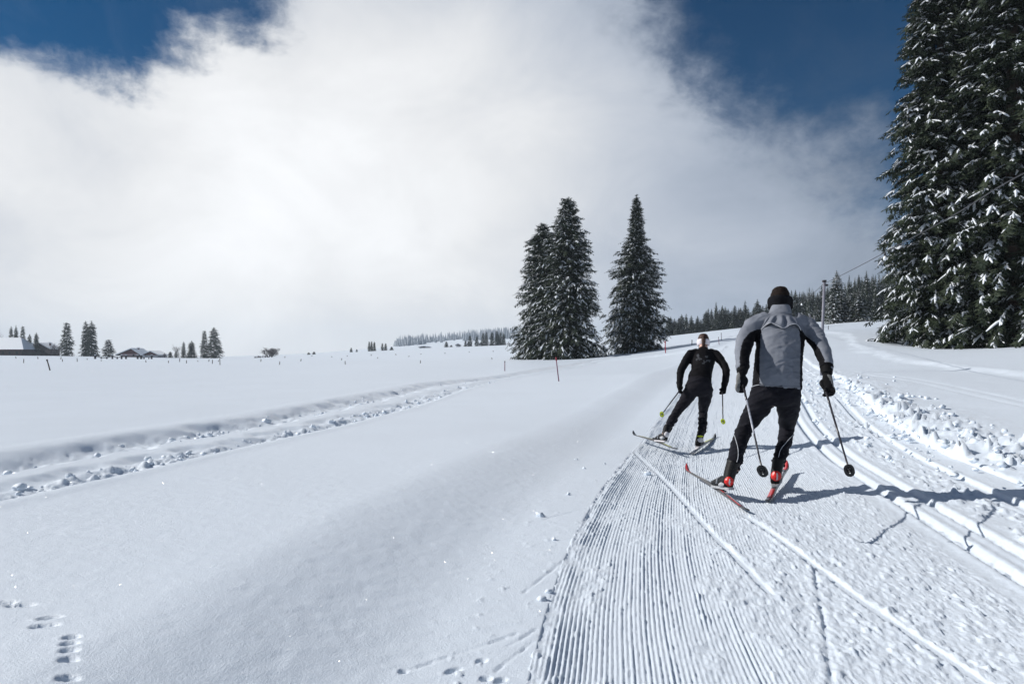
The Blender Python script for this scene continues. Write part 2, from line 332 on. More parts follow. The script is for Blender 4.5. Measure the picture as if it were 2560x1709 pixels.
def H(x, y, fine=True, lane_cut=True):
    z = zbase(x, y); t = lane_t(x, y); r = np.hypot(x, y)
    near = 1 - sstep(r, 40, 110)
    z = z + left_step(t) * near
    fieldm = (1 - sstep(t, -1.6, -.6))
    z = z + (fbm(x / 7 + 3, y / 9, 3, 5) * .09 * sstep(r, 3, 14) + fbm(x / 26, y / 30, 2, 8) * .25 * sstep(r, 20, 60)) * np.maximum(fieldm, .25) * (1 - sstep(r, 150, 300))
    if fine:
        # trodden snowmobile track in the field
        s = (xk(y + .1) - xk(y - .1)) / .2; wob = fbm(y / 1.3, y * 0 + 3.1, 3, 21) * .12
        u = (x - xk(y)) / np.sqrt(1 + s * s)
        inb = (np.abs(u) < 1.8) & (y > -6) & (y < 95)
        if inb.any():
            X, Y, U, wb = x[inb], y[inb], u[inb], wob[inb]
            pr = -.125 * sstep(U + wb + .12 * fbm(X / .4, Y / .4, 2, 47), -1.08, -.62) + .012 * bump(U, -1.2, .16)
            wc = .22 * fbm(X / .5, Y / .35, 3, 45); pr = pr + .065 * sstep(U + wc, -.45, -.2) * (1 - sstep(U + wc, .02, .30)) + .02 * sstep(U, .1, .3)
            pr = pr * (1 - sstep(U - .6 * wb, .93, .99)) + .012 * bump(U, 1.08, .1)
            lm = sstep(U, -.95, -.75) * (1 - sstep(U, -.42, -.3)) * .45 + sstep(U, .22, .36) * (1 - sstep(U, .94, .99))
            pr = pr + lm * (clods(X, Y, .26, 31, .0) * .07 + clods(X, Y, .10, 33, .08) * .05 + clods(X, Y, .36, 35, .1) * .05 + fbm(X / .05, Y / .05, 2, 41) * .014) - lm * .025 - .02 * sstep(U, .30, .45) * (1 - sstep(U, .94, .99))
            pr = pr + .012 * fbm(X / .25, Y / .25, 3, 44) * sstep(U, -1.1, -.8) * (1 - sstep(U, -.45, -.3))
            z[inb] += pr * (1 - .6 * sstep(Y, 30, 90))
        # snow bank of clods between the lane and the piste
        b = x - xb(y); wd = .72 + .012 * y
        inb = (np.abs(b) < 2.4) & (y > -4) & (y < 34)
        if inb.any():
            X, Y, Bb = x[inb], y[inb], b[inb] / wd[inb]
            env = bump(Bb + .35 * fbm(X / .9, Y / .9, 2, 51), 0.0, .78) * (1 - .75 * sstep(Y, 14, 30))
            fl = bump(Bb, -.55, 1.1)
            lump = clods(X, Y, .45, 55, -.02) * .07 + clods(X, Y, .15, 57, .02) * .075 + np.abs(fbm(X / .07, Y / .07, 2, 59)) * .035
            z[inb] += env * (.07 + .85 * lump) + fl * .18 * clods(X, Y, .12, 61, .22) * (1 - sstep(Y, 8, 20))
        # rim of the piste: ungroomed snow beyond stands higher
        inr = (x > 6) & (y > -8) & (y < 46) & (x < 30)
        if inr.any():
            d = rim_dist(x[inr], y[inr]); X, Y = x[inr], y[inr]
            z[inr] += .075 * sstep(d + .5 * fbm(X / .8, Y / .8, 3, 73), -.2, .45) * (1 - sstep(d, 2.5, 9)) + .012 * bump(d, .3, .2) + .008 * fbm(X / .3, Y / .3, 3, 71)
            e = bump(d, -2.4, .05) + bump(d, -2.75, .05)
            z[inr] -= .02 * e
        # small scale
        z = z + .004 * fbm(x / .6, y / .8, 3, 81) * (1 - sstep(r, 10, 40)) + .0022 * fbm(x / .06, y / .05, 2, 83) * (1 - sstep(r, 5, 14))
        z = z + .003 * bump(t, -.85, .45) * fbm(x / .08, y / .12, 3, 87) * (1 - sstep(r, 6, 15))
        nr = r < 7
        if nr.any():
            X, Y = x[nr], y[nr]; dz = np.zeros(X.shape)
            for (cx, cy, rx, ry, an) in PRINTS:
                m_ = (np.abs(X - cx) < .25) & (np.abs(Y - cy) < .25)
                if m_.any():
                    dx, dy = X[m_] - cx, Y[m_] - cy; c, s_ = math.cos(an), math.sin(an)
                    e = ((dx * c + dy * s_) / rx) ** 2 + ((-dx * s_ + dy * c) / ry) ** 2 + .8 * fbm(dx / .03 + cx * 7, dy / .03, 2, 91)
                    dz[m_] += -.024 * np.exp(-np.clip(e, 0, 20) ** 2 * .6) + .0025 * np.exp(-(np.sqrt(np.clip(e, 0, 50)) - 1.6) ** 2 * 4) * (fbm(dx / .02, dy / .02, 2, 97) + .5)
            for a, b in SCRATCH:
                d, tt = seg_d(X, Y, a, b); dz -= .007 * np.exp(-(d / .008) ** 2) * (.4 + .6 * (fbm(X / .05, Y / .05, 1, 93) > -.1))
            # crumbs thrown over the edge of the lane
            cr = bump(t[nr], -.18, .22); dz += cr * .022 * np.clip(clods(X, Y, .035, 95, .47), 0, 1)
            z[nr] += dz
    if lane_cut:
        z = z - .10 * sstep(t, .015, .05) * (1 - sstep(t, LANE_T1 - .10, LANE_T1 - .02)) * sstep(y, LANE_Y0 + .05, LANE_Y0 + .25) * (1 - sstep(y, LANE_Y1 - 1.5, LANE_Y1 - .3))
    return z
def h1(x, y): return float(H(np.array([float(x)]), np.array([float(y)]), fine=False, lane_cut=False)[0])
def hfine(x, y): return float(H(np.array([float(x)]), np.array([float(y)]), fine=True, lane_cut=False)[0])
def ground_at(px, py, lo=3.0, hi=1500.0):
    """where the sight line through a photo pixel meets the ground"""
    D = np.geomspace(lo, hi, 900); gz = H(px2(px, D), D, fine=False, lane_cut=False); rz = zof(py, D)
    i = np.argmax(gz >= rz) if (gz >= rz).any() else len(D) - 1
    return px2(px, D[i]), D[i], gz[i]
# sheet: fine in front, coarse all round
az_f = np.arange(-38.5, 38.51, .125); az_c = np.concatenate([np.linspace(-180, -60, 25)[:-1], np.linspace(-60, -38.5, 40)[:-1]])
AZ = np.radians(np.concatenate([az_c, az_f, -az_c[::-1]]))
RR = np.concatenate([np.geomspace(.15, 1.45, 24)[:-1], np.exp(np.arange(np.log(1.45), np.log(7), .0042)), np.exp(np.arange(np.log(7), np.log(60), .0065)), np.exp(np.arange(np.log(60), np.log(1700), .021))])
ga, gr = np.meshgrid(AZ, RR); gx, gy = (np.sin(ga) * gr).ravel(), (np.cos(ga) * gr).ravel()
gz = H(gx, gy)
na, nr_ = len(AZ), len(RR)
ii, jj = np.meshgrid(np.arange(nr_ - 1), np.arange(na - 1), indexing='ij'); q0 = (ii * na + jj).ravel()
me = mesh_np('snow_ground', np.stack([gx, gy, gz], 1), np.stack([q0, q0 + 1, q0 + na + 1, q0 + na], 1), True)
ground = tag(obj('snow_ground', me, None, M['snow']), 'wide untouched snowfield rolling away to the low horizon', 'ground', kind='structure')

# groomed lane, with its combed ridges
TT = np.concatenate([np.arange(-.02, 2.05, .0047), np.arange(2.05, LANE_T1 + .001, .012)])
YY = np.concatenate([np.exp(np.arange(np.log(LANE_Y0), np.log(7), .0058)), np.exp(np.arange(np.log(7), np.log(LANE_Y1), .011))])
lt, ly = np.meshgrid(TT, YY); lt, ly = lt.ravel(), ly.ravel()
sl = (xl(ly + .05) - xl(ly - .05)) / .1; nrm = np.sqrt(1 + sl * sl)
lx = xl(ly) + lt / nrm; lyy = ly - lt * sl / nrm
z = zbase(lx, lyy) + left_step(lt * 0 + .3)
PIT = .0188
comb = np.sin(2 * np.pi * (lt + .006 * fbm(ly / .8, lt * 2, 2, 101)) / PIT)
keep = (1 - sstep(lt + .5 * fbm(lt / .45, ly / .9, 3, 103), .55, 1.25)) + .75 * sstep(ly, 4.2, 5.6) * (1 - sstep(lt, 1.75, 2.05)) * (1 - .45 * bump(ly, 5.3, .9) * sstep(lt, 1.1, 1.5))
keep = np.clip(keep, 0, 1) * (1 - .75 * np.clip(fbm(lt / .20, ly / .42, 4, 105) * 2.6, 0, 1) * (1 - .6 * sstep(ly, 4, 6)))
keep *= (1 - sstep(ly, 24, 38))
rough = np.clip(1 - keep, 0, 1) * (1 - sstep(lt, 1.95, 2.15) * .75) * (1 - sstep(ly, 12, 26))
er = fbm(lx / .09, lyy / .12, 3, 143); z = z - .012 * sstep(lt, .0, .16) + .010 * er * bump(lt, .05, .06)
keep = keep * sstep(lt + .10 * er, .015, .06)
rid = np.floor(lt / PIT); keep = keep * (.62 + .75 * (_h(rid, rid * 0, 7)) * (.55 + .9 * (vn(rid * 3.7, ly / .9, 9) + .5)))
z = z + keep * .0030 * np.clip(comb * 1.15 + .5 * fbm(lx / .03, lyy / .05, 2, 141), -1, 1)
z = z + rough * (.010 * clods(lx, lyy, .05, 107, .0) + .014 * np.abs(fbm(lx / .024, lyy / .024, 2, 109)) + .010 * fbm(lx / .2, lyy / .2, 2, 111) + keep * 0)
z = z + (.0060 * fbm(lx / .018, lyy / .024, 2, 113)) * (.35 + .65 * rough) * (1 - sstep(ly, 6, 14))
z = z + .016 * clods(lx, lyy, .05, 115, .38) * (1 - sstep(lt, 2.1, 2.4)) * (1 - sstep(ly, 8, 16))
# edge furrow on the field side
z = z - .006 * bump(lt, .03, .02) * np.clip(.6 + 1.6 * fbm(lt * 3, ly / .35, 2, 119), 0, 1.4) + .008 * fbm(lx / .04, lyy / .05, 2, 117) * bump(lt, .03, .05)
def groove(tc, w, dep, lip=.3):
    global z
    d = lt - tc; z = z - dep * (sstep(d, -w - .012, -w + .010) * (1 - sstep(d, w - .010, w + .012))) + dep * lip * (bump(d, -w - .035, .03) + bump(d, w + .035, .03))
trk = (1 + .0 * ly)
groove(2.22, .036, .034); groove(2.44, .036, .034)
groove(3.04, .05, .026, .45)
band = sstep(lt, 2.54, 2.60) * (1 - sstep(lt, 2.90, 2.96)); z = z + band * (.035 * clods(lx, lyy, .06, 119, .02) + .01 * fbm(lx / .03, lyy / .03, 2, 121)) * (1 - sstep(ly, 10, 22))
z = z + (bump(lt, 2.22, .06) + bump(lt, 2.44, .06)) * .022 * clods(lx, lyy, .05, 123, .05) * (1 - sstep(ly, 5.5, 7.5))
# glide marks left by skis
for pts, w, dep in [([(1586, 1112), (1640, 1165), (1752, 1300), (1850, 1400), (1925, 1478)], .018, .006), ([(1862, 1286), (1960, 1352), (2050, 1420), (2160, 1500), (2300, 1592), (2480, 1712)], .020, .006),
                    ([(2036, 1420), (2046, 1480), (2062, 1560), (2082, 1720)], .006, .002), ([(1622, 1150), (1680, 1136), (1735, 1132)], .012, .006), ([(1700, 1150), (1740, 1130), (1790, 1100)], .012, .002)]:
    q = [(px2(a, HC * FP / (b - HZ)), HC * FP / (b - HZ)) for a, b in pts]; q = smooth_path(q, 24)
    dd = np.full(lx.shape, 9.0)
    for a, b in zip(q[:-1], q[1:]): dd = np.minimum(dd, seg_d(lx, lyy, a, b)[0])
    k_ = 1 - sstep(dd, w - .006, w + .008)
    flat = zbase(lx, lyy) - .012
    z = z * (1 - k_) + (flat - dep) * k_ + .005 * bump(dd, w + .022, .018) * (fbm(lx / .06, lyy / .06, 1, 131) + .6)
edgefall = sstep(lt, -.02, .012) * (1 - sstep(lt, LANE_T1 - .03, LANE_T1)) * sstep(ly, LANE_Y0, LANE_Y0 + .04) * (1 - sstep(ly, LANE_Y1 - .6, LANE_Y1))
z = z - .06 * (1 - edgefall)
nt_, ny_ = len(TT), len(YY); ii, jj = np.meshgrid(np.arange(ny_ - 1), np.arange(nt_ - 1), indexing='ij'); q0 = (ii * nt_ + jj).ravel()
me = mesh_np('ski_track', np.stack([lx, lyy, z], 1), np.stack([q0, q0 + 1, q0 + nt_ + 1, q0 + nt_], 1), True)
tag(obj('ski_track', me, None, M['groomed']), 'groomed ski track with combed ridges and set classic grooves', 'ski track', kind='structure')
# ------------------------------------------------------------------ spruces
def leaf_mat(name, a, b, oi=.0):
    m = bpy.data.materials.new(name); m.use_nodes = True; nt = m.node_tree; p = nt.nodes['Principled BSDF']; q = G(nt)
    t = nt.nodes.new('ShaderNodeTexCoord').outputs['Object']
    c = q.mix(q.smooth(q.noise(t, 1.6, 4, .6), .35, .65), a, b)
    c = q.mix(q.smooth(q.noise(t, 14.0, 2, .6), .5, .8, 0, .5), c, (b[0] * 1.7, b[1] * 1.25, b[2] * .8))
    nt.links.new(c, p.inputs['Base Color']); p.inputs['Roughness'].default_value = .65; p.inputs['Specular IOR Level'].default_value = .2
    return m
M['needle'] = leaf_mat('spruce_needles', (.016, .026, .018), (.034, .046, .026))
M['frost_haze'] = leaf_mat('frosted_hazed_needles', (.22, .26, .31), (.34, .38, .43))  # frost on the needles, paled further to paint in distance haze
M['bark'] = mat('spruce_bark', (.07, .052, .042), .9, .2, .35, 6.0, .5, 30)
M['twig'] = mat('bare_twigs', (.10, .085, .085), .9, .2, .2, 5.0)

def frond_tpl(rng, ntw, w, hang=.25):
    V, F = [], []
    def dia(p, d, l, n, w_):
        k = len(V); V.extend([p, p + d * l * .42 + n * w_, p + d * l, p + d * l * .42 - n * w_]); F.append((k, k + 1, k + 2, k + 3))
    dia(np.zeros(3), np.array([1, 0, -.10]), 1.0, np.array([0, 1, 0.]), w * .9)
    for i in range(ntw):
        x0 = .04 + .88 * i / max(1, ntw - 1); s = 1 if i % 2 else -1
        a = R(rng.uniform(38, 62)); d = np.array([math.cos(a), s * math.sin(a), rng.uniform(-hang * 1.6, .10)]); d /= np.linalg.norm(d)
        l = .46 * (1 - .62 * x0) * rng.uniform(.75, 1.2)
        n = np.cross(d, np.array([rng.uniform(-.6, .6), rng.uniform(-.6, .6), 1.0])); n /= np.linalg.norm(n)
        dia(np.array([x0, 0, -.10 * x0]), d, l, n, w * rng.uniform(.7, 1.15))
    for i in range(ntw // 3):                        # hanging twigs
        x0 = rng.uniform(.1, .8); d = np.array([.35, rng.uniform(-.4, .4), -1.0]); d /= np.linalg.norm(d); n = np.cross(d, np.array([rng.uniform(-1, 1), rng.uniform(-1, 1), .1])); n /= np.linalg.norm(n)
        dia(np.array([x0, 0, -.1 * x0]), d, rng.uniform(.18, .34), n, w)
    return np.array(V), np.array(F)
def snow_tpl(rng, rings=4, n=5, fingers=2, fat=.11):
    V, F = [], []
    def cap(p, d, l, w_, h_):
        d = np.array(d, float); d /= np.linalg.norm(d); sd = np.cross([0, 0, 1], d); sd /= np.linalg.norm(sd); up = np.cross(d, sd); k0 = len(V)
        for i in range(rings + 1):
            t = i / rings; prof = math.sin(math.pi * (.08 + .86 * t)) ** .6 * rng.uniform(.78, 1.2)
            c = np.array(p) + d * l * t + np.array([0, 0, -.07 * t * t])
            for j in range(n):
                th = 2 * math.pi * j / n + .3; yy = math.cos(th) * w_ * prof * rng.uniform(.85, 1.15); zz = math.sin(th) * h_ * prof
                if zz < 0: zz *= .45
                V.append(c + sd * yy + up * zz)
        for i in range(rings):
            for j in range(n): F.append((k0 + i * n + j, k0 + i * n + (j + 1) % n, k0 + (i + 1) * n + (j + 1) % n, k0 + (i + 1) * n + j))
    cap((.02, 0, .03), (1, rng.uniform(-.08, .08), -.06), rng.uniform(.82, 1.0), fat, fat * .62)
    for k in range(fingers):
        s = 1 if k % 2 else -1; x0 = rng.uniform(.05, .5); a = R(rng.uniform(30, 52))
        cap((x0, 0, .02), (math.cos(a), s * math.sin(a), -.16), .42 * (1 - .5 * x0) * rng.uniform(.8, 1.2), fat * .72, fat * .5)
    return np.array(V), np.array(F)
def stamp(tpls, inst, rng):
    """inst: list of (origin, dir, side, up) with lengths baked in"""
    if not inst: return np.zeros((0, 3)), np.zeros((0, 4), int)
    O = np.array([i[0] for i in inst]); X = np.array([i[1] for i in inst]); Y = np.array([i[2] for i in inst]); Z = np.array([i[3] for i in inst])
    which = rng.integers(0, len(tpls), len(inst)); Vs, Fs, base = [], [], 0
    for k, (tv, tf) in enumerate(tpls):
        s = which == k
        if not s.any(): continue
        v = O[s][:, None] + tv[None, :, 0:1] * X[s][:, None] + tv[None, :, 1:2] * Y[s][:, None] + tv[None, :, 2:3] * Z[s][:, None]
        n = s.sum(); f = tf[None] + (np.arange(n) * len(tv))[:, None, None] + base
        Vs.append(v.reshape(-1, 3)); Fs.append(f.reshape(-1, tf.shape[1])); base += n * len(tv)
    return np.concatenate(Vs), np.concatenate(Fs)
def spruce_meshes(seed, Hh, Rr, spacing, per, nfr, flen, ntw, tw, snow_p=.45, snow_fat=.11, snow_ring=4, snow_n=5, fing=2, shape=.85, zlow=.02, lop=.0, taper_top=.10, droop=1.0, prof=None, tip_gap=.0):
    rng = np.random.default_rng(seed); pr = random.Random(seed)
    ft = [frond_tpl(pr, ntw, tw) for _ in range(5)]; st = [snow_tpl(pr, snow_ring, snow_n, fing, snow_fat) for _ in range(5)]
    fo, so = [], []
    up = np.array([0, 0, 1.0]); zz = Hh * zlow; lob = rng.uniform(0, 6.28, 4)
    while zz < Hh * .985:
        h = zz / Hh
        rad = Rr * (prof(h) if prof else ((1 - h) ** shape * (1 - taper_top) + taper_top * (1 - h) ** .35))
        rad *= 1 + .10 * math.sin(zz * 1.9 / max(spacing, .3) * .22 + lob[0]) + rng.uniform(-.06, .06)
        nb = max(4, int(round(per * (.45 + .75 * (1 - h) ** .6))))
        a0 = rng.uniform(0, 6.28)
        for k in range(nb):
            a = a0 + 6.283 * (k + rng.uniform(-.33, .33)) / nb
            L = rad * rng.uniform(.70, 1.12) * (1 + lop * math.cos(a - lob[1]))
            if rng.random() < tip_gap: L *= .55
            el0 = R(18 * h - 14 * (1 - h) * droop + rng.uniform(-16, 14)) + (.5 * max(0, h - .88) / .12)
            ca, sa = math.cos(a), math.sin(a); out = np.array([ca, sa, 0.0]); sd = np.array([-sa, ca, 0.0])
            z0 = zz + rng.uniform(-.5, .5) * spacing
            n = max(1, int(round(nfr * (.35 + .65 * L / Rr))))
            sagk = (.16 + .14 * (1 - h)) * droop
            def pos(s): return np.array([0, 0, z0]) + out * (L * s * math.cos(el0)) + up * (L * (s * math.sin(el0) - sagk * s * s + .10 * s ** 3))
            for j in range(n):
                s = .16 + .84 * (j + rng.uniform(.15, .95)) / n
                last = j == n - 1
                p = pos(s * .96); tg = pos(min(1.02, s + .06)) - pos(s - .04); tg /= np.linalg.norm(tg)
                b = 0.0 if last else rng.choice((-1, 1)) * R(rng.uniform(22, 62))
                d = tg * math.cos(b) + sd * math.sin(b) + up * rng.uniform(-.75, .06) * droop; d /= np.linalg.norm(d)
                l = flen * rng.uniform(.7, 1.15) * (.55 + .45 * min(1, L / (.5 * Rr))) * (1.0 if s > .45 else 1.15)
                l = min(l, max(.25 * flen, 1.3 * L))
                y_ = np.cross(up, d); y_ /= np.linalg.norm(y_) + 1e-9; z_ = np.cross(d, y_); rl = rng.uniform(-.5, .5)
                y2 = y_ * math.cos(rl) + z_ * math.sin(rl); z2 = np.cross(d, y2); org = p - d * l * (.5 if last else .15)
                fo.append((org, d * l, y2 * l, z2 * l))
                pc = snow_p * (.35 + .85 * s) * (1.25 if last else .9) * (1 + .9 * math.sin(a * 3 + zz * 1.3 + lob[2]) * math.sin(zz * 2.1 + a + lob[3]))
                if rng.random() < pc:
                    k2 = rng.uniform(.32, .62) if rng.random() < .8 else rng.uniform(.6, .95); y3 = y_; z3 = np.cross(d, y3); so.append((org + up * .02 * l + d * l * rng.uniform(0, .15), d * l * k2, y3 * l * k2, z3 * l * k2))
        zz += spacing * rng.uniform(.8, 1.2) * (.55 + .55 * (1 - h))
    for k in range(16):                               # leader
        h = .86 + .13 * k / 15; a = 2.4 * k; tl = .55 + .9 * (h - .86) / .13
        d = np.array([math.cos(a) * (1.5 - tl), math.sin(a) * (1.5 - tl), tl]); d /= np.linalg.norm(d); y_ = np.cross(d, [.3, .2, 1]); y_ /= np.linalg.norm(y_)
        l = Hh * (.012 + .55 * (1 - h) * .55); fo.append((np.array([0, 0, Hh * h]), d * l, y_ * l * .8, np.cross(d, y_) * l * .8))
    fv, ff = stamp(ft, fo, rng); sv_, sf = stamp(st, so, rng)
    tp = [(0, 0, -.6), (0, 0, Hh * .3), (0, 0, Hh * .7), (0, 0, Hh * .97)]; tr = [Hh * .0125 + .03, Hh * .010, Hh * .005, .012]
    tv, tf = tube(tp, tr, 8)
    crown = mesh_np('crown', fv, ff, False, [M['needle']]); snow = mesh_np('lying_snow', sv_, sf, True, [M['snow_soft']])
    tb = mesh_np('trunk', tv, [np.array([f for f in tf if len(f) == 4]), np.array([f for f in tf if len(f) == 8])], True, [M['bark']])
    return crown, snow, tb
def place_tree(meshes, name, x, y, z, label, group=None, rz=0.0, s=1.0, sz=1.0, cat='tree', lean=(0, 0)):
    t = empty(name, (x, y, z), rz); t.scale = (s, s, sz); t.rotation_euler = (lean[0], lean[1], rz)
    tag(t, label, cat, group)
    obj('trunk', meshes[2], t); tag(obj('crown', meshes[0], t), kind='stuff')
    if meshes[1] is not None and len(meshes[1].polygons): tag(obj('lying_snow', meshes[1], t), kind='stuff')
    return t
# the big spruces on the right
big1 = spruce_meshes(11, 23.0, 2.95, .30, 13, 9, .74, 16, .042, snow_p=1.2, snow_fat=.112, snow_ring=3, snow_n=4, fing=2, shape=.86, zlow=.0, taper_top=.10, tip_gap=.14, lop=.06)
big2 = spruce_meshes(12, 27.0, 3.4, .34, 12, 9, .84, 16, .042, snow_p=.95, snow_fat=.112, snow_ring=3, snow_n=4, fing=2, shape=.66, zlow=.0, taper_top=.14, tip_gap=.15)
def on_ground(px, D, dz=-.1): x = px2(px, D); return x, D, h1(x, D) + dz
x, y, z_ = on_ground(2352, 29.5); place_tree(big1, 'spruce_tree', x, y, z_, 'towering snow-dusted spruce with a lit edge beside the groomed piste', 'tall spruces beside the piste')
x, y, z_ = on_ground(2535, 27.5); place_tree(big2, 'spruce_tree', x, y, z_, 'darker towering spruce cut off by the picture edge, crossed by the light cable', 'tall spruces beside the piste', rz=1.0)
x, y, z_ = on_ground(2470, 34.0); place_tree(big1, 'spruce_tree', x, y, z_, 'towering spruce standing behind and between the other two giants', 'tall spruces beside the piste', rz=2.4, s=1.05, sz=1.12)
x, y, z_ = on_ground(2700, 30.0); place_tree(big2, 'spruce_tree', x, y, z_, 'towering spruce at the picture edge of which only the outer boughs show', 'tall spruces beside the piste', rz=3.9)
# the group in the middle
mid1 = spruce_meshes(21, 17.3, 5.1, .33, 16, 8, .95, 11, .055, snow_p=.95, snow_fat=.125, lop=.10, tip_gap=.16, snow_ring=3, fing=1, shape=.58, zlow=.01, taper_top=.10)
mid2 = spruce_meshes(22, 18.3, 4.9, .34, 15, 8, .92, 11, .055, snow_p=.90, snow_fat=.125, lop=.14, tip_gap=.2, snow_ring=3, fing=1, shape=1.0, zlow=.01, taper_top=.03, prof=lambda h: (.42 * (1 - h) ** .5 if h > .72 else .42 * (1 - h) ** .5 + .58 * ((.72 - h) / .72) ** .45))
mid3 = spruce_meshes(23, 15.6, 3.8, .34, 15, 7, .92, 11, .055, snow_p=.82, snow_fat=.125, lop=.1, tip_gap=.16, snow_ring=3, fing=1, shape=.62, zlow=.01, taper_top=.12, prof=lambda h: (.10 + 2.2 * (1 - h) if h > .86 else .40 + .65 * ((.86 - h) / .86) ** .75))
x, y, z_ = on_ground(1421, 74); place_tree(mid1, 'spruce_tree', x, y, z_, 'broad snowy spruce with the widest crown in the group of three', 'snowy spruces on the field')
x, y, z_ = on_ground(1591, 79); place_tree(mid2, 'spruce_tree', x, y, z_, 'lone slender-topped snowy spruce apart from the other two', 'snowy spruces on the field')
x, y, z_ = on_ground(1356, 78); place_tree(mid3, 'spruce_tree', x, y, z_, 'shorter narrow spruce half hidden behind the broadest one', 'snowy spruces on the field')
# low-detail kinds for far trees
low = [spruce_meshes(40 + k, 15.0, rr, .62, 11, 3, 1.45, 7, .085, snow_p=.58, snow_fat=.11, snow_ring=2, snow_n=4, fing=0, shape=shp, taper_top=.08, zlow=.02) for k, (rr, shp) in enumerate([(2.5, .85), (2.1, .8), (2.9, .9), (1.8, .75), (2.4, .7)])]
dark = [spruce_meshes(50 + k, 15.0, rr, .62, 10, 3, 1.35, 7, .085, snow_p=.05, snow_fat=.09, snow_ring=2, snow_n=4, fing=0, shape=shp, taper_top=.10, zlow=.01) for k, (rr, shp) in enumerate([(3.2, .62), (2.8, .7), (3.6, .55)])]
snowy = [spruce_meshes(60 + k, 9.0, rr, .42, 9, 4, .95, 8, .06, snow_p=.95, snow_fat=.17, snow_ring=3, fing=1, shape=.8) for k, rr in enumerate([2.1, 1.8])]
def tree_px(meshes, Hm, Rm, px, base_y, top_y, halfw, D, name, label, group, k=0):
    """a far tree given by its outline in the photo and its distance"""
    x = px2(px, D); z0 = h1(x, D); hh = zof(top_y, D) - z0; s = (halfw / FP * D) / Rm
    return place_tree(meshes, name, x, D, z0 - .05, label, group, rz=k * 1.7, s=s, sz=hh / Hm)
# far left, by the houses
G_L = 'spruces by the far farmhouses'
for k, (px, by, ty, hw, D, lb) in enumerate([
    (28, 886, 814, 10, 330, 'pair-forming spruce above the barn roof, nearer the picture edge'), (40, 886, 812, 10, 326, 'spruce above the barn roof, just past the first one there'), (57, 886, 814, 12, 322, 'tallest spruce behind the lower end of the barn roof'),
    (74, 887, 834, 11, 312, 'small spruce right beside the barn eave'), (91, 887, 830, 12, 311, 'small pointed spruce partly hiding the brown house'), (167, 891, 805, 23, 308, 'solitary dense dark spruce with a rounded top on the far field'),
    (214, 891, 801, 17, 309, 'spruce on the near-edge side of the touching pair by the fence'), (229, 891, 801, 23, 307, 'bigger spruce of the touching pair by the fence')]):
    tree_px(dark[k % 3], 15, [3.2, 2.8, 3.6][k % 3], px, by, ty, hw, D, 'spruce_tree', lb, G_L, k)
tree_px(dark[2], 15, 3.6, 271, 891, 848, 21, 306, 'spruce_tree', 'squat rounded dark tree beside the pink chalet', G_L, 3)
for k, (px, by, ty, hw, D, lb) in enumerate([(426, 893, 878, 9, 306, 'low bushy conifer on the far field before the dark twin spruces'), (440, 893, 876, 7, 306, 'small dark conifer beside a bare tree on the far field'),
    (459, 893, 853, 9, 307, 'slim ragged conifer next to the bare tree'), (479, 893, 851, 17, 306, 'snow-flecked broad conifer leaning on the dark twin spruces'), (511, 893, 825, 15, 306, 'shorter tree of the dark twin spruces on the far field'), (535, 893, 817, 27, 305, 'taller and wider tree of the dark twin spruces on the far field')]):
    tree_px(dark[(k + 1) % 3], 15, [3.2, 2.8, 3.6][(k + 1) % 3], px, by, ty, hw, D, 'spruce_tree', lb, 'conifers on the far field', k)
for k, (px, ty, hw, D, lb) in enumerate([(772, 880, 6, 330, 'tiny dark spruce bush beside the low hedge on the skyline'), (785, 878, 6, 330, 'second tiny dark bush of the skyline pair'), (780, 888, 4, 240, 'very small lone spruce standing out in the white field'),
    (878, 868, 5, 345, 'small pointed spruce alone on the skyline'), (892, 872, 4, 346, 'pale thin young tree on the skyline'), (923, 853, 6, 345, 'first of three slim spruces standing close on the skyline'), (929, 852, 6, 347, 'middle one of three slim spruces standing close on the skyline'), (936, 853, 6, 346, 'last of three slim spruces standing close on the skyline'),
    (956, 857, 6, 346, 'narrower one of two short spruces on the skyline'), (964, 857, 6, 348, 'rounder one of two short spruces on the skyline'), (979, 866, 7, 350, 'low bush at the foot of the far forest hill')]):
    tree_px(dark[k % 3], 15, [3.2, 2.8, 3.6][k % 3], px, 0, ty, hw, D, 'spruce_tree', lb, 'small trees along the skyline', k)
for k, (px, ty, hw, D) in enumerate([(1116, 853, 8, 430), (1128, 862, 6, 428), (1175, 838, 9, 420), (1192, 839, 8, 420), (1164, 850, 6, 430), (1208, 832, 9, 418), (1216, 829, 8, 422), (1230, 828, 10, 420), (1242, 826, 10, 418), (1251, 829, 9, 421), (1259, 831, 8, 423), (1245, 834, 11, 424), (1297, 842, 7, 440), (1285, 853, 8, 445), (1272, 856, 7, 450)]):
    tree_px(dark[k % 3], 15, [3.2, 2.8, 3.6][k % 3], px, 0, ty, hw, D, 'spruce_tree', 'grey-blue spruce in the clump behind the far white roofs', 'spruces behind the far white roofs', k)
